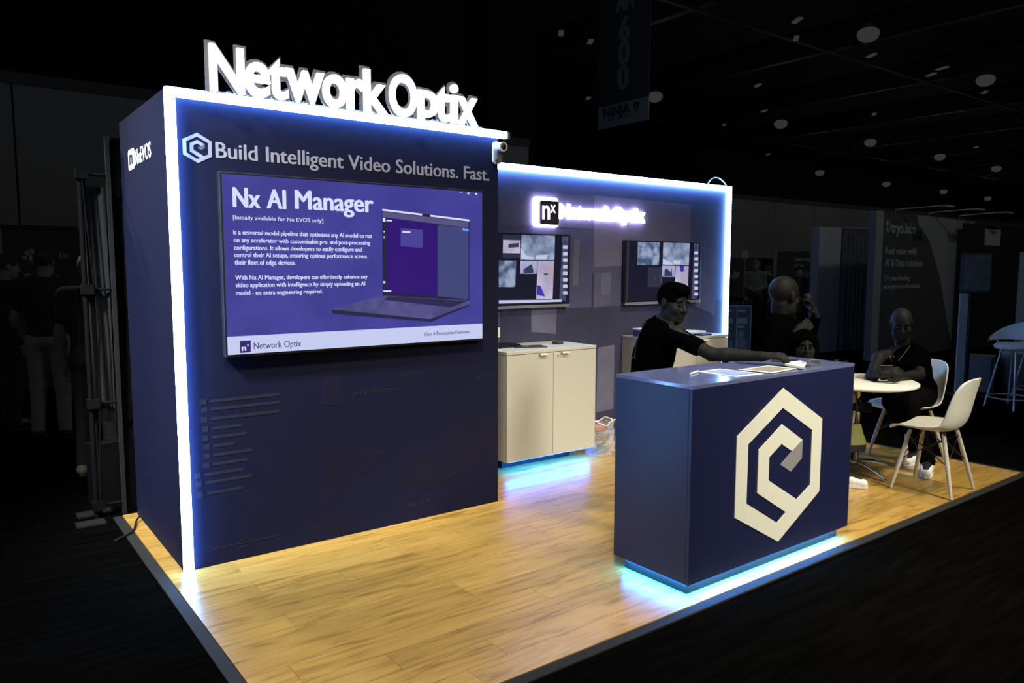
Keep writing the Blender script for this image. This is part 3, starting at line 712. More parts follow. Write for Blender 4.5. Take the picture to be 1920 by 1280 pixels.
# papers and bits on the counter
CTZ = CT+.0006
K = lambda x, y: pl(x, y, 2, CT)
PBLUE = mat('flyer_blue', (.25, .33, .55), .5, noise=(20, .3)); PGREY = mat('flyer_grey', (.28, .26, .22), .5, noise=(30, .5))
def flyer(px, label, m, z, group=None):
    c = [K(*p) for p in px]; cen = sum(c)/4
    e = empty('flyer', (cen[0], cen[1], z), label, 'flyer')
    loop = [(p[0]-cen[0], p[1]-cen[1]) for p in c]
    fn = lambda u, v, t: (u, v, t)
    MB().prism([loop], fn, 0, .0015).build('sheet', PAPER, e)
    MB().prism([[(u*.8, v*.8) for u, v in loop]], fn, .0016, .0022).build('printed_field', m, e)
    return e
flyer([(1309, 697), (1350, 691.5), (1432, 701), (1380, 707)], 'flyer with a blue picture nearest the left end of the counter', PBLUE, CTZ)
flyer([(1384, 694), (1440, 686.5), (1495, 692), (1448, 700.5)], 'cream flyer with a grey picture under the reaching hand', PGREY, CTZ+.0026)
s1 = [K(*p) for p in [(1464, 686), (1500, 681.5), (1512, 685), (1506, 694)]]; cen = sum(s1)/4
e = empty('card_stack', (cen[0], cen[1], CTZ+.006), 'stack of cream cards right of the grey flyer on the counter', 'cards')
MB().prism([[(p[0]-cen[0], p[1]-cen[1]) for p in s1]], lambda u, v, t: (u, v, t), 0, .012).build('cards', PAPER, e)
MB().prism([[(.85*(p[0]-cen[0]), .85*(p[1]-cen[1])) for p in s1]], lambda u, v, t: (u, v, t), .0121, .0128).build('top_card', WHITEP, e)
q = K(1521, 686)
e = empty('card_holder', (q[0], q[1], CTZ), 'small clear card holder at the right end of the counter', 'holder', rz=.0)
ch = mat('smoky_acrylic', (.12, .12, .16), .15, alpha=.7)
MB().box((-.05, -.03, 0), (.05, .03, .012)).build('tray', ch, e); MB().box((.04, -.03, .013), (.046, .03, .03)).box((-.05, .025, .013), (.039, .03, .022)).build('backrest', ch, e)
q = K(1477, 679)
e = empty('smartphone', (q[0]+.02, q[1]+.03, CTZ), 'black smartphone beyond the hand on the counter', 'phone', rz=.5)
bbox('body', (-.04, -.075, 0), (.04, .075, .009), BLACKP, e, .003); bbox('glass', (-.036, -.07, .0092), (.036, .07, .0098), BLACKM, e)
q = K(1290, 700)
e = empty('pen', (2.17, -1.50, CTZ+.005), 'white pen lying at the left end of the counter', 'pen', rz=.35)
MB().tube([(-.06, 0, 0), (.055, 0, 0)], .005, 10).build('barrel', PAPER, e); MB().tube([(.055, 0, 0), (.07, 0, 0)], [.005, .001], 10).build('tip', CHROME, e)
e = empty('cable_loop', (CX1, CY0+.05, CT), 'black strap hanging over the right end of the counter', 'strap')
MB().tube([(-.02, 0, .006), (.012, 0, .004), (.016, 0, -.05), (.018, .02, -.17), (.018, .05, -.17), (.016, .06, -.05), (.012, .06, .004), (-.02, .06, .006)], .006, 8).build('strap', BLACKP, e)
bbox('buckle', (.012, .025, -.178), (.026, .045, -.162), BLACKM, e)
# cable on the floor at tower back-left corner
pts = [(-.012, 1.02, .03), (-.04, .98, .012), (-.07, .86, .0075), (-.10, .80, .0075), (-.15, .76, .004), (-.20, .74, -.007)]
tag(MB().tube(pts, .006, 8).build('cable', BLACKP), 'black cable running off the flooring behind the tower', 'cable')

# ================================================================== FURNITURE
WOODL = mat('pale_wood_leg', (.60, .56, .44), .5, noise=(25, .12))
WIRE = mat('black_wire', (.012, .012, .012), .4, .5)
def shell_chair(loc, rz, label):
    """moulded shell chair on dowel legs; local front is -Y"""
    e = empty('shell_chair', loc, label, 'chair', 'moulded white chairs at the round table', rz)
    prof = [(-.225, .432, .19), (-.21, .447, .212), (-.15, .448, .226), (-.05, .438, .232), (.05, .432, .228), (.12, .44, .22), (.165, .47, .214), (.19, .525, .212), (.205, .60, .208), (.22, .68, .20), (.235, .745, .186), (.245, .785, .16), (.251, .808, .12), (.254, .82, .06)]
    P = A([(y, z) for y, z, _ in prof]); Wd = [w for *_, w in prof]
    # resample
    t = np.linspace(0, len(prof)-1, 37); ii = np.arange(len(prof))
    Y = np.interp(t, ii, P[:, 0]); Z = np.interp(t, ii, P[:, 1]); Wd = np.interp(t, ii, Wd)
    for _ in range(3):
        Y[1:-1] = (Y[:-2]+2*Y[1:-1]+Y[2:])/4; Z[1:-1] = (Z[:-2]+2*Z[1:-1]+Z[2:])/4; Wd[1:-1] = (Wd[:-2]+2*Wd[1:-1]+Wd[2:])/4
    dY, dZ = np.gradient(Y), np.gradient(Z); L = np.hypot(dY, dZ); ny, nz = -dZ/L, dY/L         # normal, up/forward side
    top, bot = [], []
    ns = 17
    for i in range(len(t)):
        fr = t[i]/(len(prof)-1); curl = .056*math.sin(math.pi*min(1, fr*.98+.01))
        r1, r2 = [], []
        for j in range(ns):
            s_ = -1+2*j/(ns-1); h = curl*abs(s_)**2.6
            x = Wd[i]*s_; y = Y[i]+ny[i]*h; z = Z[i]+nz[i]*h
            r1.append((x, y, z)); r2.append((x*.995, y-ny[i]*.009, z-nz[i]*.009))
        top.append(r1); bot.append(r2)
    mb = MB().grid(top).grid(bot)
    ring = lambda g: [p for p in g[0]]+[r[-1] for r in g[1:]]+list(reversed(g[-1]))[1:]+[r[0] for r in reversed(g[:-1])]
    a, b = ring(top), ring(bot); mb.grid([a, b])
    mb.build('shell', WHITEP, e, weld=True)
    tops = {}; feet = {}
    for sx in (-1, 1):
        for sy in (-1, 1):
            a = A([sx*.12, sy*.11+.0, .425]); b = A([sx*.205, sy*.20+.01, .0]); tops[sx, sy] = a; feet[sx, sy] = b
            lg = MB().tube([a, a+(b-a)*.5, b], [.0135, .016, .010], 12).build('leg', WOODL, e)
            MB().tube([a+A([0, 0, .012]), a+(b-a)*.1], .012, 10).build('bracket', WIRE, lg)
    lerp = lambda k, t: tops[k]+(feet[k]-tops[k])*t
    for k1, k2 in (((-1, -1), (1, -1)), ((-1, 1), (1, 1)), ((-1, -1), (-1, 1)), ((1, -1), (1, 1))):
        MB().tube([lerp(k1, .08), lerp(k2, .5)], .004, 6).build('wire_strut', WIRE, e)
        MB().tube([lerp(k2, .08), lerp(k1, .5)], .004, 6).build('wire_strut', WIRE, e)
    return e
# chair in front
cA = A([4.675, -1.60, .003])
shell_chair(cA, math.pi+.06, 'white moulded shell chair empty in front of the round table')
c2 = pl(1704, 853, 2, 0); c2 = A([5.36, -1.09, .003])
shell_chair(c2, -1.95, 'white moulded shell chair under the seated person with the phone')
# round table
TC = A([4.669, -1.028, 0]); TT = .715
tb = empty('round_table', TC, 'round white cafe table on a chrome post behind the counter', 'table')
MB().lathe([(0, TT), (.415, TT), (.425, TT-.006), (.425, TT-.022), (.41, TT-.03), (0, TT-.03)], n=56).build('tabletop', WHITEP, tb)
MB().lathe([(0, .685), (.11, .685), (.11, .675), (.03, .66), (.03, .11), (.045, .10), (.045, .06), (0, .06)], n=24).build('post', CHROME, tb)
for i in range(4):
    an = math.radians(-20+90*i); d = A([math.cos(an), math.sin(an), 0])
    MB().tube([d*.03+A([0, 0, .085]), d*.15+A([0, 0, .07]), d*.30+A([0, 0, .035]), d*.33+A([0, 0, .012])], [.022, .02, .014, .010], 10).build('foot', CHROME, tb)
# things on the table
q = pl(1620, 708, 2, TT); sheet('notepad', q, .13, .10, .3, 'small notepad on the round white table', 'notepad', mat('notepad_tan', (.4, .36, .24), .6, noise=(60, .4)), TT+.0005, .012)
q = pl(1672, 706.5, 2, TT); sheet('flyer', q, .16, .08, .6, 'thin flyer on the round white table under the hands', 'flyer', PAPER, TT+.0005, .002)
# tote bag hanging beside the post
q = W(1594, 818, 5.55); OLIVE = mat('olive_cloth', (.20, .21, .06), .8, noise=(20, .3))
bgo = empty('tote_bag', (q[0], q[1], .24), 'olive green bag with a black base hanging by the table post', 'bag', rz=-.6)
R_ = []
for i in range(9):
    t = i/8; w_ = .12-.05*t*t; d_ = .05*(1-.5*t)
    R_.append([(w_*abs(math.cos(a))**.7*math.copysign(1, math.cos(a))*(1+.05*math.sin(3*a+i)), d_*math.sin(a), .0+.20*t) for a in [2*math.pi*k/18 for k in range(19)]])
MB().grid(R_[2:]).build('body', OLIVE, bgo); MB().grid(R_[:3]).add(R_[0][:-1], [tuple(range(18))]).build('base', BLACKP, bgo)
for s_ in (-.05, .05): MB().tube([(s_, 0, .19), (s_*.8, 0, .33), (s_*.5, 0, .44)], .006, 6).build('strap', BLACKP, bgo)

# ================================================================== PEOPLE
SKIN_D = mat('skin_darkened', (.0082, .0078, .0076), .65, spec=.2, noise=(25, .12))  # dimness put into the skin colour so figures stay dark under the spots
TEE = mat('black_tee', (.0013, .0013, .0014), .95, spec=.0, noise=(40, .3))
JEANS = mat('dark_trousers', (.0032, .0032, .0036), .95, spec=.02, noise=(60, .3))
HAIRD = mat('dark_hair', (.0014, .0013, .0013), .8, spec=.0, noise=(90, .5))
EYEW = mat('eye_white', (.012, .012, .012), .6, spec=.1); EYED = mat('eye_iris', (.002, .002, .002), .4, spec=.2)
SHOEW = mat('white_sneaker', (.75, .77, .8), .5, noise=(40, .05)); SHOED = mat('dark_shoe', (.02, .02, .02), .5); SOLE = mat('shoe_sole', (.10, .10, .10), .7)
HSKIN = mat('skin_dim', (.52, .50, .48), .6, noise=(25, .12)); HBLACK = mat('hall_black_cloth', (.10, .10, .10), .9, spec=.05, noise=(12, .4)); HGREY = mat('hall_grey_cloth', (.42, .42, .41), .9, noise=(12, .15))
HHAIR = mat('hall_hair', (.10, .10, .10), .7, noise=(60, .4)); HKHAKI = mat('hall_khaki', (.62, .62, .58), .9, noise=(9, .15)); HWHITE = mat('hall_white', (.75, .75, .74), .7)
Zv = A([0, 0, 1.])
def nrm(v): v = A(v, float); return v/np.linalg.norm(v)
def frame(f, up=Zv):
    f = nrm(f); r = nrm(np.cross(f, up)); u = np.cross(r, f); return np.stack([r, f, u], 1)
def add_head(sd, c, R, s=1., k=.012):
    G = lambda x, y, z: c+R@(A([x, y, z])*s)
    E_ = lambda p, r, kk=k: sd.ell(G(*p), A(r)*s, R, kk)
    E_((0, -.015, .035), (.076, .096, .086)); E_((0, .022, -.035), (.060, .068, .082), .02)
    sd.cone(G(-.03, .045, -.088), G(.03, .045, -.088), .026*s, .026*s, .02); sd.cone(G(0, .06, -.098), G(0, .068, -.098), .02*s, .018*s, .015)
    sd.cone(G(-.038, .066, .030), G(.038, .066, .030), .0115*s, .0115*s, .014)                   # brow
    for x in (-.032, .032): sd.sub(G(x, .098, .006), A([.017, .016, .010])*s, R, .010)
    sd.cone(G(0, .083, .016), G(0, .104, -.026), .0075*s, .0115*s, .010); sd.cone(G(-.012, .092, -.030), G(.012, .092, -.030), .008*s, .008*s, .008)
    for x in (-.042, .042): E_((x, .052, -.028), (.027, .030, .032), .02)                          # cheeks
    for x in (-.045, .045): E_((x, .02, -.07), (.02, .035, .03), .02)                              # jaw
    sd.cone(G(-.019, .080, -.060), G(.019, .080, -.060), .0065*s, .0065*s, .006); sd.cone(G(-.015, .080, -.071), G(.015, .080, -.071), .007*s, .007*s, .006)
    sd.sub(G(0, .093, -.0655), A([.022, .007, .002])*s, R, .003)
    for x in (-.077, .077): E_((x, -.010, .0), (.009, .020, .032), .006)
def add_hair(sd, c, R, s=1., style='short'):
    G = lambda x, y, z: c+R@(A([x, y, z])*s)
    if style == 'short':
        sd.ell(G(0, -.014, .044), A([.083, .105, .094])*s, R, .01); sd.ell(G(.015, .05, .098), A([.06, .05, .036])*s, R, .03); sd.ell(G(.02, .078, .092), A([.045, .025, .02])*s, R, .02)
        sd.sub(G(0, .15, -.03), A([.15, .105, .118])*s, R, .012); sd.sub(G(0, 0, -.145), A([.2, .2, .110])*s, R, .01); sd.sub(G(0, -.02, -.13), A([.2, .16, .115])*s, R, .01)
        for x in (-.098, .098): sd.sub(G(x, .055, -.02), A([.045, .06, .06])*s, R, .012); sd.sub(G(x, -.01, -.01), A([.034, .035, .05])*s, R, .008)
    elif style == 'long':
        sd.ell(G(0, -.014, .04), A([.088, .106, .096])*s, R, .01)
        for x in (-.085, .085): sd.cone(G(x*.85, .0, .05), G(x*1.15, -.005, -.22), .035*s, .042*s, .03)
        sd.cone(G(0, -.06, .02), G(0, -.075, -.22), .07*s, .07*s, .03)
        sd.sub(G(0, .125, -.055), A([.072, .10, .135])*s, R, .01)
    else:   # thin ring of hair round a bald crown
        sd.ell(G(0, -.02, -.005), A([.081, .10, .06])*s, R, .01)
        sd.sub(G(0, .13, .0), A([.15, .115, .2])*s, R, .01); sd.sub(G(0, 0, -.11), A([.2, .2, .085])*s, R, .01); sd.sub(G(0, 0, .10), A([.2, .2, .075])*s, R, .01)
def add_hand(sd, w, d, n, curl=.5, side=1, s=1., k=.006):
    """w wrist, d direction of the fingers, n back of the hand, side +1 thumb towards d x n"""
    d = nrm(d); n = nrm(A(n)-d*(A(n)@d)); b = np.cross(d, n)*side; s = s*.98
    sd.cone(w, w+d*.03*s, .026*s, .024*s, .015)
    pc = w+d*.055*s; sd.ell(pc, A([.047, .040, .015])*s, np.stack([d, b, n], 1), .015)
    for i, (o, L) in enumerate(((.030, .070), (.010, .080), (-.011, .075), (-.030, .058))):
        p = w+(d*.088+b*o)*s; dirv = d; r = .0095*s
        for j, f in enumerate((.42, .33, .25)):
            a = curl*(.35+.55*j); dv = nrm(d*math.cos(a)-n*math.sin(a)); q_ = p+dv*L*f*s; sd.cone(p, q_, r, r*.92, k); p = q_; r *= .93
    p = w+(d*.025+b*.028)*s
    for j, L in enumerate((.036, .030, .024)):
        dv = nrm(d*(.55+.25*j)+b*(.75-.35*j)-n*(.25+.2*j*curl)); q_ = p+dv*L*s; sd.cone(p, q_, .0125*s if j == 0 else .0105*s, .0098*s, k); p = q_
def figure(label, J, vox=.008, skin=None, shirt=None, pants=None, shoe=None, hair=None, hair_style='short', sleeve='short', hs=1., girth=1., shirt_name='t_shirt', extra=None, base=None, curl=.5, hand_dirs=None, eyes=True, arms=True, hand_s=1.):
    base = A(base if base is not None else [J['pelvis'][0], J['pelvis'][1], 0.]); 
    e = empty('person', base, label, 'person')
    g = girth; R = frame(J['face'], J.get('headup', Zv)); c = J['head']
    tu = nrm(J['neck']-J['pelvis']); tr = nrm(J['rs']-J['ls']); tr = nrm(tr-tu*(tr@tu)); tf = np.cross(tu, tr); TR = np.stack([tr, tf, tu], 1)
    def torso(sd, inf):
        ch = J['neck']-tu*.19+tf*.0; wa = J['pelvis']+(J['neck']-J['pelvis'])*.38; L = np.linalg.norm(J['neck']-J['pelvis'])
        sd.ell(ch, A([.165*g+inf, .112*g+inf, .19+inf]), TR, .05); sd.ell(wa+tf*.015*(g-1)*6, A([.148*g+inf, .105*g*g+inf, max(.14, L*.34)+inf]), TR, .05)
        sd.ell(J['pelvis'], A([.155*g+inf, .115*g+inf, .12+inf]), TR, .05)
        sh = (J['rs']+J['ls'])/2
        for s_ in ('rs', 'ls'):
            sd.cone(ch+tu*.05, J[s_], .075*g+inf, .057+inf, .04); sd.cone(J['neck']+tu*.0, J[s_]+tu*.01, .045+inf, .045+inf, .05)
    sk = SDF(); torso(sk, -.012)
    sk.cone(J['neck']-tu*.03, c+R@(A([0, -.02, -.05])*hs), .058*hs, .054*hs, .02); add_head(sk, c, R, hs)
    for s_ in 'rl':
        if arms:
            sk.cone(J[s_+'s'], J[s_+'e'], .047, .039, .02); m_ = J[s_+'e']+(J[s_+'w']-J[s_+'e'])*.3; sk.cone(J[s_+'e'], m_, .039, .040, .015); sk.cone(m_, J[s_+'w'], .040, .026, .015)
            if hand_dirs and s_ in hand_dirs: d_, n_, cu, sd_ = hand_dirs[s_]
            else: d_ = J[s_+'w']-J[s_+'e']; n_ = tr*(1 if s_ == 'r' else -1); cu = curl; sd_ = 1 if s_ == 'l' else -1
            add_hand(sk, J[s_+'w'], d_, n_, cu, sd_, hand_s)
        h, kn, an = J[s_+'h'], J[s_+'k'], J[s_+'a']
        sk.cone(h, kn, .078, .052, .03); sk.cone(kn, an, .050, .034, .02)
        to = J.get(s_+'t', an+nrm(A([*tf[:2], 0]))*.16-A([0, 0, .04])); sk.cone(an, (an+to)/2, .034, .03, .02); sk.cone((an+to)/2, to, .03, .024, .02)
    sk.build('body', skin, e, vox, base)
    st = SDF(); torso(st, .010)
    for s_ in 'rl':
        if arms:
            if sleeve == 'short': st.cone(J[s_+'s'], J[s_+'s']+(J[s_+'e']-J[s_+'s'])*.60, .062, .056, .03)
            else: st.cone(J[s_+'s'], J[s_+'e'], .064, .054, .03); st.cone(J[s_+'e'], J[s_+'e']+(J[s_+'w']-J[s_+'e'])*.93, .054, .042, .02)
    st.cone(J['neck']-tu*.03, J['neck']+tu*.022, .066*hs, .062*hs, .02)
    st.cut(J['neck']+tu*.028, tu)
    so = st.build(shirt_name, shirt, e, max(vox, .008), base)
    pt = SDF(); pt.ell(J['pelvis']-tu*.05, A([.165*g, .125*g, .11]), TR, .04)
    for s_ in 'rl':
        pt.cone(J[s_+'h'], J[s_+'k'], .092, .068, .04); pt.cone(J[s_+'k'], J[s_+'a']+A([0, 0, .01]), .068, .056, .03)
    pt.build('trousers', pants, e, max(vox, .010), base)
    for s_ in 'rl':
        an = J[s_+'a']; tf2 = nrm(A([*tf[:2], 0])); to = J.get(s_+'t', an+tf2*.16-A([0, 0, .04])); d_ = nrm(to-an)
        fz = min(an[2], to[2]); hd = nrm(A([d_[0], d_[1], 0])); fl = an[2]-.085
        s1 = SDF(); s1.cone(A([*an[:2], fl+.045])-hd*.03, A([*an[:2], fl+.045])+hd*.08, .045, .042, .02); s1.cone(A([*an[:2], fl+.04])+hd*.08, A([*an[:2], fl+.03])+hd*.165, .042, .034, .02)
        s1.cone(an-A([0, 0, .02]), an+A([0, 0, .012]), .045, .043, .02); s1.cut((0, 0, fl+.004), (0, 0, -1))
        sh_ = s1.build('shoe', shoe, e, .009, base)
        sl_ = MB(); n_ = 20; lat = np.cross(Zv, hd)
        ring_ = []
        for i in range(n_):
            a_ = 2*math.pi*i/n_; ring_.append(A([*an[:2], 0])+hd*(.065+.135*math.cos(a_))+lat*.047*math.sin(a_))
        sl_.prism([[(p[0]-base[0], p[1]-base[1]) for p in ring_]], lambda u, v, q_: (u, v, fl+q_-base[2]), 0, .02); sl_.build('sole', SOLE if shoe is not SHOEW else SHOEW, sh_)
    if hair is not None:
        hd_ = SDF(); add_hair(hd_, c, R, hs, hair_style); hd_.build('hair', hair, e, min(vox, .008), base)
    if eyes:
        for x in (-.033, .033):
            eo = MB().ball(c+R@(A([x, .0835, .006])*hs)-base, A([.013, .0085, .0075])*hs, R, 12, 8).build('eye', EYEW if skin is SKIN_D else HWHITE, e)
            MB().ball(c+R@(A([x, .0895, .006])*hs)-base, A([.006, .004, .006])*hs, R, 10, 6).build('iris', EYED, eo)
            MB().tube([c+R@(A([x-.018, .088, .028])*hs)-base, c+R@(A([x, .0925, .031])*hs)-base, c+R@(A([x+.018, .088, .027])*hs)-base], [.002*hs, .0035*hs, .002*hs], 6).build('eyebrow', hair if hair is not None else HAIRD, e)
    return e, so, TR, base

def decal(obj, lines, m, name, e, r=.002):
    """thin printed lines laid onto a garment"""
    from mathutils.bvhtree import BVHTree
    me = obj.data; bv = BVHTree.FromPolygons([v.co for v in me.vertices], [p.vertices[:] for p in me.polygons])
    org = Vector(CAM)-Vector(e.location)
    for ln in lines:
        pts = []
        for (xa, ya), (xb, yb) in zip(ln[:-1], ln[1:]):
            for t in np.linspace(0, 1, 7): 
                h = bv.ray_cast(org, Vector(ray(xa+(xb-xa)*t, ya+(yb-ya)*t)).normalized())
                if h[0] is not None: pts.append(A(h[0]+h[1]*.0015))
        if len(pts) > 2: MB().tube(pts, r, 5).build(name, m, obj)

# person reaching over the counter ------------------------------------------------
rs, ls = W(1266, 628, 4.62), W(1226, 618, 4.96)
J = dict(pelvis=W(1206, 735, 4.95), neck=W(1243, 605, 4.80), head=W(1262, 570, 4.77), face=AR*.58-AF*.78-Zv*.20, headup=nrm(Zv+AR*.12), rs=rs, ls=ls,
         re=W(1334, 664, 4.45), rw=W(1428, 668, 4.28), le=ls+A([.03, .03, -.27]), lw=ls+A([.12, -.02, -.46]))
R_ = nrm(A([*(rs-ls)[:2], 0])); Fw = np.cross(Zv, R_); pv = J['pelvis']
for s_, q in (('r', 1), ('l', -1)):
    J[s_+'h'] = pv+R_*.09*q-A([0, 0, .05]); f0 = A([pv[0], pv[1], 0])+R_*.11*q
    J[s_+'k'] = f0+Fw*.10+A([0, 0, .44]); J[s_+'a'] = f0-Fw*.05+A([0, 0, .089])
tip = W(1468, 682, 4.25)
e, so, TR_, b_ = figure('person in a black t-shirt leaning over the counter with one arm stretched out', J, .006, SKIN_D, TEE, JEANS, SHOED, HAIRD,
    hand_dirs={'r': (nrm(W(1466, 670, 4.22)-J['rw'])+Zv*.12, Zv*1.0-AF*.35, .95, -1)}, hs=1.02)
GREYPR = mat('shirt_print_grey', (.020, .020, .020), .8)
decal(so, [[(1212, 603), (1200, 622), (1193, 645), (1190, 672)], [(1168, 667), (1175, 668), (1194, 671)], [(1178, 633.5), (1194, 634)], [(1176, 639), (1181, 638.5)], [(1172, 646), (1187, 648)], [(1171, 653), (1186, 655)], [(1170, 658), (1185, 660)], [(1169, 663), (1179, 664)],
           [(1196, 606), (1190, 630)], [(1200, 612), (1194, 631)]], GREYPR, 'print_line', e, .003)

# seated person with phone ---------------------------------------------------------
pv = W(1722, 735, 6.22)
rs, ls = W(1648, 672, 6.02), W(1725, 670, 6.16)
J = dict(pelvis=pv, neck=W(1692, 650, 6.14), head=W(1690, 607, 6.04), face=-AF*.80-AR*.30-Zv*.42, rs=rs, ls=ls, re=W(1634, 703, 5.86), rw=W(1653, 702, 5.68), le=W(1724, 703, 5.95), lw=W(1684, 706, 5.76))
J['rh'] = pv+AF*.05-AR*.06-Zv*.03; J['lh'] = pv-AF*.08-AR*.02-Zv*.03
J['rk'] = W(1672, 752, 6.02); J['lk'] = W(1702, 756, 5.86)
J['ra'] = A([5.32, -1.20, .088]); J['la'] = A([5.06, -1.40, .088])
J['rt'] = J['ra']+nrm(-AR*.8-AF*.6)*.16-Zv*.04; J['lt'] = J['la']+nrm(-AR*.5-AF*.8)*.16-Zv*.04
for kk in 'rl':
    J[kk+'t'][2] = .045
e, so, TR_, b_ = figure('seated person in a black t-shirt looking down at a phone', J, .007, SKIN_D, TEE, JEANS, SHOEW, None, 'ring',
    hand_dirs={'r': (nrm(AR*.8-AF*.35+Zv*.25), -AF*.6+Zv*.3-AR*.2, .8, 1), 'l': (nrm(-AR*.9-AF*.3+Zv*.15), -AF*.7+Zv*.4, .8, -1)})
LAN = mat('lanyard_grey', (.03, .03, .03), .6)
nk = J['neck']
decal(so, [[(1663, 648), (1664, 660), (1672, 678)], [(1706, 648), (1694, 664), (1684, 676)]], LAN, 'lanyard', e, .004)
text_on(MB(), 'n', W(1668, 670, 5.80)-b_, W(1676, 670, 5.80)-b_, .022, normal=-AF, bold=.03).build('shirt_letter', mat('shirt_letter', (.06, .06, .06), .8), so)
MB().tube([W(1683, 699, 5.77)-b_, W(1689, 700, 5.79)-b_], .030, 14).build('wrist_watch', BLACKP, e)
ph = empty('smartphone', W(1662, 688, 5.70)-Zv*.03, 'dark smartphone held by the seated person', 'phone', rz=YAW)
bbox('body', (-.05, -.005, -.03), (.05, .005, .045), BLACKP, ph, .003); bbox('lens', (-.04, -.008, .022), (-.02, -.0055, .038), BLACKM, ph)

# woman seated low behind the counter ------------------------------------------------
hd = W(1507, 650, 5.72); pv = A([4.47, -.47, .50])
J = dict(pelvis=pv, head=hd, neck=hd+A([.03, .06, -.155]), face=-AF*.98-AR*.10-Zv*.12)
J['rs'] = J['neck']+A([-.12, .13, -.06])*1.0; J['ls'] = J['neck']+A([.14, -.11, -.06])
J['re'] = J['rs']+A([-.02, -.05, -.24]); J['le'] = J['ls']+A([.03, -.05, -.24]); J['rw'] = J['re']+A([.10, -.17, .02]); J['lw'] = J['le']+A([.0, -.2, .02])
J['rh'] = pv+A([-.07, .06, -.03]); J['lh'] = pv+A([.07, -.05, -.03]); J['rk'] = A([4.20, -.80, .50]); J['lk'] = A([4.36, -.88, .50])
J['ra'] = A([4.10, -1.02, .088]); J['la'] = A([4.21, -1.16, .088]); J['rt'] = J['ra']+A([.03, -.15, -.043]); J['lt'] = J['la']+A([.07, -.14, -.043])
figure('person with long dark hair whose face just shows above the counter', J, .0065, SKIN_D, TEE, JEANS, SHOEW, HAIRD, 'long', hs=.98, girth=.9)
def low_stool(loc, h, label):
    s_ = empty('low_stool', loc, label, 'stool')
    MB().lathe([(0, h), (.15, h), (.17, h-.015), (.17, h-.05), (.15, h-.06), (0, h-.06)], n=28).build('seat', BLACKP, s_)
    for i in range(4):
        an = math.radians(45+90*i); MB().tube([(.10*math.cos(an), .10*math.sin(an), h-.06), (.16*math.cos(an), .16*math.sin(an), 0)], .011, 8).build('leg', BLACKM, s_)
low_stool((4.49, -.45, .002), .40, 'low black stool under the person with long dark hair')

# heavy person in a jacket, eating ---------------------------------------------------
sd_ = 6.9; JACK = mat('dark_jacket', (.0014, .0014, .0015), .95, spec=.0, noise=(30, .3))
rs, ls = W(1444, 612, 6.28), W(1484, 604, 6.60)
pv = W(1452, 706, 6.50)
J = dict(pelvis=pv, neck=W(1464, 594, 6.46), head=W(1471, 556, 6.44), face=AR*.86+AF*.42-Zv*.12, rs=rs, ls=ls, re=W(1446, 668, 6.16), rw=W(1490, 626, 6.10), le=W(1516, 640, 6.48), lw=W(1530, 594, 6.36))
R_ = nrm(A([*(rs-ls)[:2], 0])); Fw = np.cross(Zv, R_)
for s_, q in (('r', 1), ('l', -1)):
    J[s_+'h'] = pv+R_*.09*q-Zv*.03; J[s_+'k'] = pv+R_*.14*q+Fw*.38-Zv*.05; J[s_+'a'] = A([*(pv+R_*.14*q+Fw*.36)[:2], .088])
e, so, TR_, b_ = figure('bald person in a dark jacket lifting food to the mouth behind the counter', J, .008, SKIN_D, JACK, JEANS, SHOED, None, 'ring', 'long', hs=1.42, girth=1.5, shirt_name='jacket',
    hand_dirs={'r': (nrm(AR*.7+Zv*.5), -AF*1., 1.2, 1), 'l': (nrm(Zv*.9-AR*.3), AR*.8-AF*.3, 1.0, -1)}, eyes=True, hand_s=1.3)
decal(so, [[(1484, 583), (1492, 600), (1500, 616)]], LAN, 'lanyard', e, .004)
f_ = SDF(); pc = W(1514, 560, 6.36); f_.ell(pc, (.042, .04, .045), None, .01); f_.ell(pc+A([.02, .02, -.02]), (.03, .028, .025), None, .01); f_.ell(pc+A([-.015, .0, .02]), (.02, .02, .02), None, .01)
fo = empty('food_wrap', pc-Zv*.05, 'wrapped snack in the raised hand of the person in the jacket', 'food'); f_.build('wrap', SKIN_D, fo, .007, pc-Zv*.05); bbox('napkin', (-.03, -.03, -.01), (.03, .03, .0), mat('napkin', (.016, .016, .016), .8), fo, .003)
low_stool((pv[0], pv[1], ZC if pv[0] > FR else .002), pv[2]-.10, 'dark stool under the person in the jacket')

# standing people in the hall ----------------------------------------------------------
def standing(pos, face, h, label, hair, shirt, pants, shoe, hs=1., vox=.013, sleeve='short', shirt_name='shirt', arm=None, girth=1., hair_style='short', headface=None, skin=None):
    s = h/1.75; fw = nrm(A([*face[:2], 0])); r = np.cross(fw, Zv); p0 = A([pos[0], pos[1], ZC]); P = lambda f_, x_, z_: p0+(fw*f_+r*x_+Zv*z_)*s
    J = dict(pelvis=P(0, 0, .99), neck=P(.0, 0, 1.475), head=P(.035, 0, 1.625), face=headface if headface is not None else fw-Zv*.05, rs=P(0, .185, 1.42), ls=P(0, -.185, 1.42), re=P(-.03, .235, 1.13), le=P(-.03, -.235, 1.13), rw=P(.05, .25, .885), lw=P(.05, -.25, .885))
    for n_, q in (('r', 1), ('l', -1)): J[n_+'h'] = P(0, .09*q, .92); J[n_+'k'] = P(.02, .10*q, .50); J[n_+'a'] = P(-.01, .11*q, .088/s)
    for k_, v_ in (arm or {}).items(): J[k_] = P(*v_)
    return figure(label, J, vox, skin or HSKIN, shirt, pants, shoe, hair, hair_style, sleeve, hs, girth, shirt_name, base=p0, eyes=False)
away = nrm(A([.25, 1, 0]))
standing((-.16, 4.04), A([.35, 1, 0]), 1.74, 'person in khaki trousers and a dark shirt seen from behind at left', HHAIR, HBLACK, HKHAKI, SHOED, vox=.012, arm=dict(le=(.02, -.26, 1.12), lw=(.12, -.22, .95)))
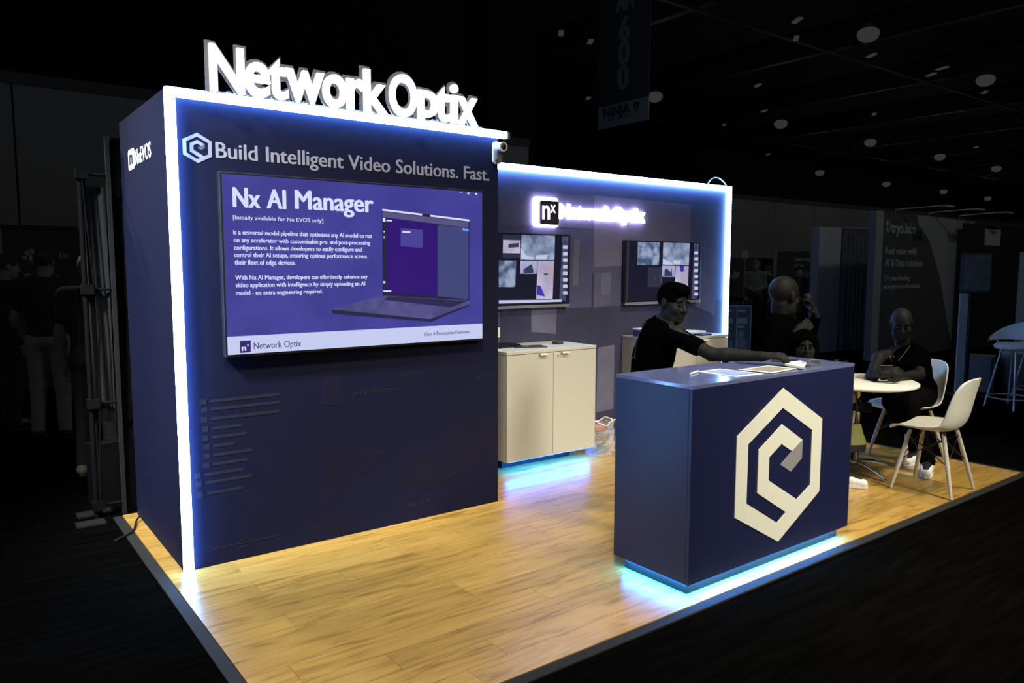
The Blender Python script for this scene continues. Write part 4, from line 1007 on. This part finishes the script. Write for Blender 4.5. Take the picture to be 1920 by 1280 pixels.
standing((-.02, 2.42), A([.55, .85, 0]), 1.68, 'person in dark clothes behind the display frame at left', HGREY, HBLACK, HBLACK, HGREY, vox=.012)
standing((-.42, 4.75), A([1, .2, 0]), 1.70, 'person in dark clothes beyond the khaki trousers holding a bag', HHAIR, HBLACK, HBLACK, SHOED, vox=.014, sleeve='long', shirt_name='jacket')
q = W(30, 712, 7.4)
bb = empty('hand_bag', (q[0], q[1], q[2]-.13), 'black hand bag held low at the far left', 'bag', rz=.4)
bbox('body', (-.17, -.06, 0), (.17, .06, .24), HBLACK, bb, .02); MB().tube([(-.08, 0, .24), (-.07, 0, .33), (.07, 0, .33), (.08, 0, .24)], .008, 8).build('handle', HBLACK, bb); bbox('clasp', (-.015, -.064, .17), (.015, -.061, .2), HGREY, bb)
q = pl(1417, 640, 2, 0.); d_ = W(1417, 503, 18.5); standing(d_[:2], -AF+AR*-.3, 1.76, 'distant person in a pale jacket with folded hands', HGREY, HGREY, HBLACK, SHOED, vox=.016, sleeve='long', shirt_name='jacket', arm=dict(rw=(.2, .05, 1.05), lw=(.2, -.05, 1.05)))
d_ = W(1374, 503, 15.5); standing(d_[:2], AR-AF*.2, 1.60, 'distant person beside the right end of the back wall', HHAIR, HBLACK, HBLACK, SHOED, vox=.016, sleeve='long', shirt_name='jacket', arm=dict(rw=(.25, .1, 1.05)))
d_ = W(1443, 503, 19.5); standing(d_[:2], -AR, 1.62, 'distant dark haired person with back to the pale jacket', HHAIR, HBLACK, HBLACK, SHOED, vox=.018, sleeve='long', shirt_name='jacket')
d_ = W(1497, 503, 17); standing(d_[:2], -AF, 1.62, 'distant person beyond the bald head of the eating person', HHAIR, HBLACK, HBLACK, SHOED, vox=.018, sleeve='long', shirt_name='jacket')
d_ = W(1519, 503, 15.5); standing(d_[:2], -AR-AF*.2, 1.62, 'distant person in black next to the white column', HHAIR, HBLACK, HBLACK, SHOED, vox=.018, sleeve='long', shirt_name='jacket')

# ================================================================== HALL BACKGROUND
PANEL_D = mat('booth_panel_dark', (.13, .13, .13), .9, noise=(2, .2)); PANEL_G = mat('booth_panel_grey', (.5, .5, .5), .9, noise=(2, .1)); PANEL_W = mat('booth_panel_white', (.8, .8, .8), .85, noise=(1.5, .1))
HTXT = mat('hall_lettering', (.75, .75, .75), .8); HMET = mat('hall_metal', (.6, .6, .6), .4, .5); DRAPE = mat('black_drape', (.05, .05, .05), .95, spec=.05, noise=(6, .3))
# left booth panel with a logo
yb = 7.5; LB = lambda x, y: pl(x, y, 1, yb-.03)
a, b = LB(2, 428), LB(2, 690)
lb = empty('booth_panel', (-.3, yb, ZC), 'dark booth panel with a round cluster logo at far left', 'panel'); ol = A([-.3, yb, ZC])
xL, xR, zt2 = a[0], 2.4, a[2]
bbox('panel', A((xL, yb, .0))-ol, A((xR, yb+.05, zt2))-ol, PANEL_D, lb); bbox('top_rail', A((xL-.02, yb-.02, zt2))-ol, A((xR, yb+.06, zt2+.05))-ol, HBLACK, lb); bbox('side_rail', A((xL-.05, yb-.02, ZC))-ol, A((xL-.001, yb+.06, zt2))-ol, HMET, lb)
for (px, py, r) in ((52, 474, .035), (62, 484, .05), (60, 471, .035), (47, 483, .03), (70, 475, .03)):
    c_ = LB(px, py)-ol; MB().prism([[(c_[0]+r*math.cos(math.pi*i/3+.3), c_[2]+r*math.sin(math.pi*i/3+.3)) for i in range(6)]], lambda u, v, t: (u, -t, v), 0, .003).build('logo_cell', HTXT, lb)
for s, p, q_, h in (('tic', (110, 484), (131, 485), .09), ('S', (47, 526), (60, 526), .09), ('s', (104, 524), (114, 524), .065)):
    text_on(MB(), s, LB(*p)-ol+A([0, .03, 0]), A([LB(*q_)[0], yb, LB(*p)[2]])-ol, h, bold=.02, t=.003).build('lettering', HTXT, lb)
# S15 marker on the wall
p = pl(107, 155, 1, 8.95); q_ = pl(131, 157, 1, 8.95)
text_on(MB(), 'S15', (p[0], 8.995, p[2]), (q_[0], 8.995, p[2]), .085, bold=.01, t=.005).build('section_marker', HTXT)['label'] = 'S15 section marker high on the left hall wall'
bpy.data.objects['section_marker']['category'] = 'sign'
# pop-up display frame behind the tower on the left
pa, pb = pl(183, 972, 2, ZC), pl(237, 966, 2, ZC); pb[1] = max(pb[1], 1.28); pa[1] = max(pa[1], 1.28)
ZA = pl(147, 312, 1, pa[1])[2]; ZB = pl(188, 250, 1, pb[1])[2]
fr_ = empty('popup_stand', (pa[0], pa[1], ZC), 'collapsible grey display frame with stretched fabric left of the tower', 'frame'); of = A([pa[0], pa[1], ZC])
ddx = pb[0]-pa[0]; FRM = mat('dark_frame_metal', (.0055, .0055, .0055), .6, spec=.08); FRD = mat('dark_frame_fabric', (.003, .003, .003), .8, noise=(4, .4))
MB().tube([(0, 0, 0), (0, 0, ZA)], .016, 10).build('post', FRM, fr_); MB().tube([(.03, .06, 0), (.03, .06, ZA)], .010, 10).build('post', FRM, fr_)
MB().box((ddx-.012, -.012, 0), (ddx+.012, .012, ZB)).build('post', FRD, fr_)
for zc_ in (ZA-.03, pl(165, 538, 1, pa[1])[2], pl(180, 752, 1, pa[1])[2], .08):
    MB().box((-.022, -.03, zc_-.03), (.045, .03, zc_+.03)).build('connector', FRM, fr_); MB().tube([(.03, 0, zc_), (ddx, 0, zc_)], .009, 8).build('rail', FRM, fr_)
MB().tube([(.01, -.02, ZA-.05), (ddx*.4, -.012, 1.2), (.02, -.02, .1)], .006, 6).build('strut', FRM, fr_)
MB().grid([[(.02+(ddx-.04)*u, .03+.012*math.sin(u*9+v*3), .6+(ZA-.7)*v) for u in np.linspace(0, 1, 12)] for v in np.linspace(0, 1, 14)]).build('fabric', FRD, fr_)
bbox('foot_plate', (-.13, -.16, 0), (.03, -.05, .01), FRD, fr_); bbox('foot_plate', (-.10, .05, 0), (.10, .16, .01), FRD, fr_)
# black drape between the frame and the tower
dr = []
n_ = 40; X0, X1 = pb[0]+.03, pb[0]+1.0
zt3 = pl(215, 262, 1, pb[1]+.05)[2]
for z in (0, .8, 1.6, zt3-ZC): dr.append([(X0-pb[0]+(X1-X0)*i/n_, .08+.018*math.sin(i*1.3), z) for i in range(n_+1)])
dp = empty('pipe_drape', (pb[0], pb[1], ZC), 'black pipe and drape curtain directly behind the tower', 'curtain')
MB().grid(dr).grid([[(x, y+.012, z) for x, y, z in r] for r in dr]).build('curtain', mat('near_drape', (.003, .003, .003), 1, spec=0, noise=(6, .3)), dp); MB().tube([(X0-pb[0], .085, zt3-ZC+.01), (X1-pb[0], .085, zt3-ZC+.01)], .018, 10).build('rail', FRM, dp)
q = pl(200, 955, 2, ZC)
cb = empty('carton', (pa[0]+.10, pa[1]+.28, ZC), 'grey carton standing behind the display frame', 'box', rz=.2)
bbox('carton', (-.08, -.10, 0), (.10, .10, .42), FRM, cb, .004); bbox('flap', (-.08, -.10, .421), (.10, .0, .43), FRM, cb)
# white column and curtain on the right
pc = W(1534, 503, 14.0); 
cl = empty('white_column', (pc[0], pc[1], ZC), 'tall pale column panel beside a dark curtain on the right', 'column', rz=0)
w1 = W(1590, 503, 14.0)[0]-pc[0]; hC = W(1555, 425, 14.0)[2]-ZC
y1_ = pl(1590, 503, 0, pc[0]+w1)[1]-pc[1]
for i, (z0_, z1_) in enumerate(((0, .62), (.622, 1.4), (1.402, hC))): bbox('panel', (0.02, 0, z0_), (.75, .04, z1_), PANEL_W, cl, .003)
bbox('side_panel', (-.0, .0, 0), (.019, .16, hC), PANEL_W, cl)
dr = []
for z, fl_ in ((0, 0.0), (1.0, .0), (1.9, .0), (hC-.02, 0.0)): dr.append([(.76+1.5*i/70, .0+.05*math.sin(i*.9), z) for i in range(71)])
cu = empty('dark_curtain', (pc[0], pc[1]-.02, ZC), 'dark pleated curtain between the white column and the grey booth', 'curtain')
MB().grid(dr).grid([[(x, y+.015, z) for x, y, z in r] for r in dr]).build('curtain', mat('curtain_grey', (.22, .22, .22), .9, noise=(4, .4)), cu); MB().tube([(.76, 0, hC), (2.3, 0, hC)], .02, 8).build('rail', HMET, cu)
# booth wall with lettering
yt = 2.6; TB = lambda x, y: pl(x, y, 1, yt)
a, b = TB(1656, 397), TB(1827, 416); ot = A([a[0], yt, ZC]); hT = a[2]-ZC
tr_ = empty('booth_wall', ot, 'dark and grey booth wall with white lettering about data solutions', 'booth wall')
bbox('wall_panel', (0, .0, 0), (b[0]-a[0], .06, hT), PANEL_D, tr_)
a2 = TB(1642, 395)
bbox('end_panel', (a2[0]-a[0], -.02, 0), (-.002, .10, hT+.01), PANEL_G, tr_)
sw = [(1720, 402), (1827, 416), (1826, 520), (1790, 720), (1783, 720), (1778, 620), (1762, 520), (1742, 450), (1722, 420)]
MB().prism([[(TB(*p)[0]-ot[0], max(.01, min(hT-.002, TB(*p)[2]-ot[2]))) for p in sw]], lambda u, v, t: (u, -t, v), .0005, .004).build('grey_swoosh', PANEL_G, tr_)
for s, p, q_, h, bd in (('tryo.labs', (1670.5, 436), (1716, 438), .185, .02), ('Real value with', (1660, 476), (1718, 478), .12, .01), ('AI & Data solutions', (1659, 499), (1730, 501), .12, .01), ('15+ years leading', (1657, 526), (1705, 527), .085, .01), ('enterprise transformation', (1656, 541.5), (1724, 542), .085, .01)):
    A_, B_ = TB(*p)-ot, TB(*q_)-ot; text_on(MB(), s, (A_[0], 0, A_[2]), (B_[0], 0, A_[2]), h, bold=bd, t=.004).build('lettering', HTXT, tr_)
for k_, (px, py) in enumerate(((1665, 419), (1668, 424), (1665, 430))):
    c_ = TB(px, py)-ot; MB().prism([[(c_[0]+.06*math.cos(a_), c_[2]+.05*math.sin(a_)) for a_ in [2*math.pi*i/12 for i in range(12)]], [(c_[0]+.03*math.cos(-a_), c_[2]+.025*math.sin(-a_)) for a_ in [2*math.pi*i/12 for i in range(12)]]], lambda u, v, t: (u, -t, v), 0, .004).build('logo_loop', HTXT, tr_)
text_on(MB(), 'D', TB(1790, 443)-ot+A([0, -.004, 0]), TB(1797, 443)-ot+A([0, -.004, 0]), .12, t=.003).build('lettering', PANEL_D, tr_)
for i, (px, py, qx, qy) in enumerate(((1682, 399, 1743, 395), (1745, 405, 1803, 402), (1802, 413, 1852, 409))):
    A_ = TB(px, py)-ot; L_ = TB(qx, qy)[0]-TB(px, py)[0]
    al = empty('arm_light', (ot[0]+A_[0], yt, ot[2]+hT), ['arm lamp over the lettering of the grey booth', 'middle arm lamp over the grey booth', 'arm lamp at the outer end of the grey booth'][i], 'lamp', 'arm lamps over the grey booth')
    MB().tube([(0, .03, 0), (0, .03, .06), (.5, -.5, .12)], .012, 8).build('arm', HMET, al); MB().box((.42, -.62, .10), (.75, -.48, .125)).build('head', HWHITE, al)
# dark wall, sign, screen on a stand, pale banner
yd = 2.4; DB = lambda x, y: pl(x, y, 1, yd)
dd = DB(1840, 400); dw = bbox('wall_right', (dd[0]-.6, yd, ZC), (dd[0]+9, yd+.08, DB(1900, 425)[2]), DRAPE); dw['kind'] = 'structure'; dw['label'] = 'dark drape wall at the far right'
a, b = DB(1847, 429), DB(1873, 461)
ns = empty('notice_sign', (a[0], yd, b[2]), 'square white notice hanging on the dark drape wall', 'sign')
bbox('board', (0, -.02, 0), (b[0]-a[0], -.003, a[2]-b[2]), HWHITE, ns)
text_on(MB(), 'TRYOLABS', (.08, -.02, .36), (b[0]-a[0]-.08, -.02, .36), .05, bold=.02, t=.003).build('lettering', PANEL_D, ns); text_on(MB(), '67', (.28, -.02, .2), (.42, -.02, .2), .07, bold=.01, t=.003).build('lettering', PANEL_D, ns)
d0 = W(1828, 512, 9.2)
ss = empty('screen_stand', (d0[0], d0[1], ZC), 'black screen on a floor stand before the grey booth', 'screen', rz=YAW)
bbox('screen', (-.17, -.02, d0[2]-.23-ZC), (.19, .02, d0[2]+.24-ZC), HBLACK, ss, .006); bbox('display', (-.155, -.0225, d0[2]-.20-ZC), (.175, -.0205, d0[2]+.215-ZC), mat('dim_display', (.16, .16, .16), .4, noise=(7, .8)), ss)
MB().tube([(0, .05, .03), (0, .05, d0[2]-ZC)], .025, 10).build('pole', BLACKM, ss); MB().box((-.2, -.15, 0), (.2, .2, .03)).build('base', BLACKM, ss); bbox('side_panel', (-.12, .06, .05), (.0, .09, d0[2]-.25-ZC), PANEL_G, ss)
d0 = W(1921, 600, 10.4)
bn = empty('pale_banner', (d0[0], d0[1], ZC), 'pale upright banner cut by the right edge of the picture', 'banner', rz=YAW)
bbox('banner', (-.12, -.01, .05), (.6, .01, W(1915, 473, 10.4)[2]-ZC), PANEL_G, bn); bbox('base', (-.12, -.1, 0), (.6, .1, .05), HMET, bn)
# bar stools
def bar_stool(loc, rz, label, sc=1.):
    s_ = empty('bar_stool', loc, label, 'stool', 'white bar stools at the right edge', rz)
    MB().lathe([(0, .74), (.17, .74), (.20, .72), (.205, .70), (.19, .675), (0, .67)], n=28).build('seat', HWHITE, s_)
    R_ = []
    for i in range(25):
        a_ = math.radians(-20+220*i/24); t = math.sin(math.pi*i/24); hB = .78+.20*t; cx_, sx_ = math.cos(a_), math.sin(a_)
        R_.append([(cx_*.22, sx_*.22, .765), (cx_*.245, sx_*.245, hB-.03), (cx_*.255, sx_*.255, hB), (cx_*.275, sx_*.275, hB-.01), (cx_*.28, sx_*.28, hB-.06), (cx_*.25, sx_*.25, .755), (cx_*.22, sx_*.22, .765)])
    MB().grid(R_).build('backrest', HWHITE, s_)
    for a_ in (0, 90, 180): an = math.radians(a_); MB().tube([(.17*math.cos(an), .17*math.sin(an), .69), (.235*math.cos(an), .235*math.sin(an), .77)], .012, 8).build('support', HMET, s_)
    for i in range(4):
        an = math.radians(45+90*i); MB().tube([(.12*math.cos(an), .12*math.sin(an), .68), (.26*math.cos(an), .26*math.sin(an), .0)], .012, 8).build('leg', HMET, s_)
    MB().tube([(.235*math.cos(2*math.pi*i/28), .235*math.sin(2*math.pi*i/28), .12) for i in range(29)], .009, 8, cap=False).build('foot_ring', HMET, s_)
q1 = W(1903, 640, 8.6); bar_stool((q1[0], q1[1], ZC), -1.9, 'white bar stool with curved back nearest the right edge')
q1 = W(1950, 640, 9.2); bar_stool((q1[0], q1[1], ZC), -2.2, 'white bar stool behind another stool at the right edge')
q1 = W(1830, 690, 9.9)
cb = empty('carton', (q1[0], q1[1], ZC), 'dark carton on the floor behind the bar stools', 'box', rz=.3); bbox('carton', (-.17, -.2, 0), (.17, .2, .42), mat('dark_carton', (.2, .2, .2), .9, noise=(5, .2)), cb, .004); bbox('lid', (-.175, -.205, .42), (.175, .205, .46), mat('dark_carton', (.2, .2, .2)), cb, .003)
q1 = W(1902, 690, 9.9)
cb = empty('waste_bin', (q1[0], q1[1], ZC), 'white bin on the floor between the bar stools', 'bin'); MB().lathe([(0, 0), (.13, 0), (.17, .48), (.175, .5), (.16, .5), (.12, .02), (0, .02)], n=24).build('bin', PANEL_G, cb); MB().lathe([(.172, .47), (.182, .48), (.182, .51), (.165, .51)], n=24).build('rim', HWHITE, cb)
# poster boards behind the right end of the back wall
for i, (px, lab) in enumerate(((1366, 'black poster board half hidden behind the back wall end'), (1393, 'black poster board with a portrait beside the bald person'))):
    d0 = W(px, 503, 10.6+.05*i); ptop = W(px, 574, 10.6)[2]-ZC
    pb_ = empty('poster_board', (d0[0], d0[1], ZC), lab, 'poster', rz=YAW)
    bbox('board', (-.13, 0, .02), (.13, .03, ptop), PANEL_D, pb_); MB().box((-.14, -.01, .02), (-.13, .035, ptop+.01)).box((.13, -.01, .02), (.14, .035, ptop+.01)).box((-.13, -.01, ptop), (.13, .035, ptop+.01)).build('frame', HMET, pb_)
    bbox('label_block', (-.08, -.004, ptop-.25), (.08, -.0005, ptop-.17), HGREY, pb_); bbox('label_block', (-.05, -.004, ptop-.31), (.04, -.0005, ptop-.28), PANEL_G, pb_)
    bbox('text_bar', (-.06, -.004, ptop-.08), (.06, -.0005, ptop-.06), PANEL_G, pb_)
    MB().prism([[(.05*math.cos(a_), ptop-.40+.06*math.sin(a_)) for a_ in [2*math.pi*k/14 for k in range(14)]]], lambda u, v, t: (u, -t, v), .0005, .004).prism([[(-.11, ptop-.75), (.11, ptop-.75), (.09, ptop-.5), (.03, ptop-.455), (-.03, ptop-.455), (-.09, ptop-.5)]], lambda u, v, t: (u, -t, v), .0005, .004).build('portrait', mat('dim_portrait', (.28, .28, .28), .8, noise=(9, .6)), pb_)
# far booth panels
for (xa, xb, yt_, dep, lab, txt) in ((1456, 1529, 471, 21, 'far dark booth panel with two lines of white text', (('Smarter Energy', 1490, 1521, 489), ('Solar Future', 1490, 1512, 502))), (1358, 1428, 483, 20, 'far dark booth panel behind the distant people', ())):
    p0 = W((xa+xb)/2, 503, dep); hw_ = (xb-xa)/2/F_PX*dep; hh = W(1400, yt_, dep)[2]-ZC
    fp_ = empty('booth_panel', (p0[0], p0[1], ZC), lab, 'panel', rz=YAW); bbox('panel', (-hw_, 0, 0), (hw_, .05, hh), PANEL_D, fp_); bbox('edge_post', (-hw_-.09, -.03, 0), (-hw_-.002, .08, hh), PANEL_G, fp_)
    for s, l_, r_, by in txt:
        f_ = lambda x_: (x_-(xa+xb)/2)/F_PX*dep
        zz = W(1500, by, dep)[2]-ZC; text_on(MB(), s, (f_(l_), 0, zz), (f_(r_), 0, zz), .10, bold=.015, t=.006).build('lettering', HTXT, fp_)
p0 = W(1396, 503, 17.5); sp = empty('sign_post', (p0[0], p0[1], ZC), 'thin post with a small pale plate above the distant people', 'sign', rz=YAW)
MB().tube([(0, 0, 0), (0, 0, W(1396, 484, 17.5)[2]-ZC)], .015, 8).build('post', HMET, sp); zz = W(1396, 477, 17.5)[2]-ZC; bbox('plate', (-.08, -.01, zz-.09), (.08, .01, zz+.09), HWHITE, sp)

# hanging banner ---------------------------------------------------------------------
bx = 9.0; y0_, y1_ = 6.5, 5.24
zb0 = 4.11; hb = empty('hanging_banner', (bx, (y0_+y1_)/2, zb0), 'dark hanging aisle banner numbered 600', 'banner'); ohb = A([bx, (y0_+y1_)/2, zb0])
zl = pl(1215, 180, 0, bx)[2]-zb0
bbox('cloth', (0, y1_-ohb[1], zl+.001), (.02, y0_-ohb[1], 2.9), mat('banner_cloth', (.10, .10, .10), .9, noise=(3, .2)), hb); bbox('logo_panel', (0, y1_-ohb[1], 0), (.02, y0_-ohb[1], zl), PANEL_G, hb)
HB2 = lambda x, y: pl(x, y, 0, bx)-ohb
BTX = mat('banner_lettering', (.42, .42, .42), .9)
for s, (xa, xb), yb_, h in (('AI4', (1155, 1191), 18, .30), ('6', (1161, 1181), 75, .40), ('0', (1159, 1181), 120, .40), ('0', (1157, 1179), 166, .40)):
    p, q_ = HB2(xa, yb_), HB2(xb, yb_); text_on(MB(), s, (0, p[1], (p[2]+q_[2])/2), (0, q_[1], (p[2]+q_[2])/2), h, normal=(-1, 0, 0), bold=.03, t=.004).build('lettering', BTX, hb)
p, q_ = HB2(1131, 222), HB2(1181, 211); text_on(MB(), 'NiNJA', (0, p[1], p[2]), (0, q_[1], p[2]), .17, normal=(-1, 0, 0), bold=.03, t=.004).build('lettering', HBLACK, hb)
p, q_ = HB2(1134, 228), HB2(1179, 218); text_on(MB(), 'SOFTWARE', (0, p[1], p[2]), (0, q_[1], p[2]), .035, normal=(-1, 0, 0), t=.004).build('lettering', HBLACK, hb)
p = HB2(1193, 200); MB().prism([[(p[1]+.075*u, p[2]+.10*v) for u, v in ((-.9, .7), (0, 1), (.9, .7), (.9, -.1), (0, -1), (-.9, -.1))], [(p[1]+.05*u, p[2]+.065*v) for u, v in ((-.9, .1), (.9, .1), (.0, -.8))]], lambda u, v, t: (-t, u, v), 0, .004).build('shield_mark', HBLACK, hb)
for y_ in (y0_-.05, y1_+.05): MB().tube([(.01, y_-ohb[1], 2.9), (.01, y_-ohb[1], 4.4)], .006, 6).build('wire', HMET, hb)

# hall lamps --------------------------------------------------------------------------
LAMPG = glow('lamp_dim_glow', (1, 1, 1), .032); LAMPH = mat('lamp_housing', (.15, .15, .15), .5)
lamp0 = None
LAMPS = [((486, 32), 'high-bay lamp above the glowing letters near the top of the picture'), ((933, 122), 'high-bay lamp just right of and above the glowing letters'), ((1628, 64), 'largest high-bay lamp at the upper right'),
         ((1848, 150), 'high-bay lamp nearest the right edge high in the picture'), ((1464, 232), 'high-bay lamp above the right end of the lit back wall'), ((1632, 267), 'high-bay lamp in the middle of the second row on the right'),
         ((1762, 294), 'high-bay lamp right of the middle in the second row'), ((1868, 316), 'high-bay lamp at the right end of the second row'), ((1537, 324), 'high-bay lamp leftmost in the farthest row'),
         ((1662, 345), 'high-bay lamp second from left in the farthest row'), ((1769, 359), 'high-bay lamp third from left in the farthest row'), ((1852, 372), 'high-bay lamp lowest and rightmost in the farthest row'), ((1228, 181), 'high-bay lamp beside the lower corner of the hanging banner')]
LAMPS += [(None, 'unseen high-bay lamp added over the aisle to light the grey booth')]  # out-of-view lamp added to brighten the lettered booth wall
for at_, lab_ in LAMPS:
    p = pl(*at_, 2, 7.0) if at_ else A([11.5, -2.4, 7.0])
    if lamp0 is None:
        lamp0 = c_ = empty('high_bay_lamp', p, lab_, 'lamp', 'high-bay lamps of the hall')
        MB().lathe([(0, -.18), (.11, -.165), (.20, -.11), (.25, -.02), (.24, .06), (.16, .12), (0, .13)], n=20).build('diffuser', LAMPG, lamp0)
        MB().lathe([(.17, .12), (.12, .18), (.07, .24), (.04, .26), (0, .26)], n=20).build('housing', LAMPH, lamp0)
        MB().tube([(0, 0, .26), (0, 0, 2.2)], .012, 6).build('stem', BEAM, lamp0)
    else:
        c_ = copy_tree(lamp0); c_.location = p; c_['label'] = lab_
for at_, lab_ in LAMPS:
    p = pl(*at_, 2, 7.0) if at_ else A([11.5, -2.4, 7.0])
    L_ = bpy.data.lights.new('high_bay_light', 'POINT'); L_.energy = 12 if at_ else 55; L_.shadow_soft_size = .2
    lo_ = bpy.data.objects.new('high_bay_light', L_); COL.objects.link(lo_); lo_.location = p-A([0, 0, .42])
d0_ = None
for (px, py) in ((1052, 62), (1495, 38), (1493, 72), (1634, 104), (1767, 128), (1746, 140), (1421, 160), (1639, 214), (1433, 208), (1846, 173), (1358, 234), (1441, 289), (1830, 276), (737, 111), (1107, 78), (1103, 184), (990, 230), (915, 232)):
    p = pl(px, py, 2, 8.0)
    if d0_ is None:
        d0_ = empty('ceiling_fixture', p, 'small dim fixture under the black hall ceiling', 'fixture', 'small ceiling fixtures', rz=.9)
        bbox('plate', (-.20, -.07, -.02), (.20, .07, .02), LAMPG, d0_); MB().tube([(0, 0, .02), (0, 0, 1.2)], .012, 6).build('stem', BEAM, d0_)
    else:
        c_ = copy_tree(d0_); c_.location = p; c_.rotation_euler.z = random.uniform(.6, 1.3)
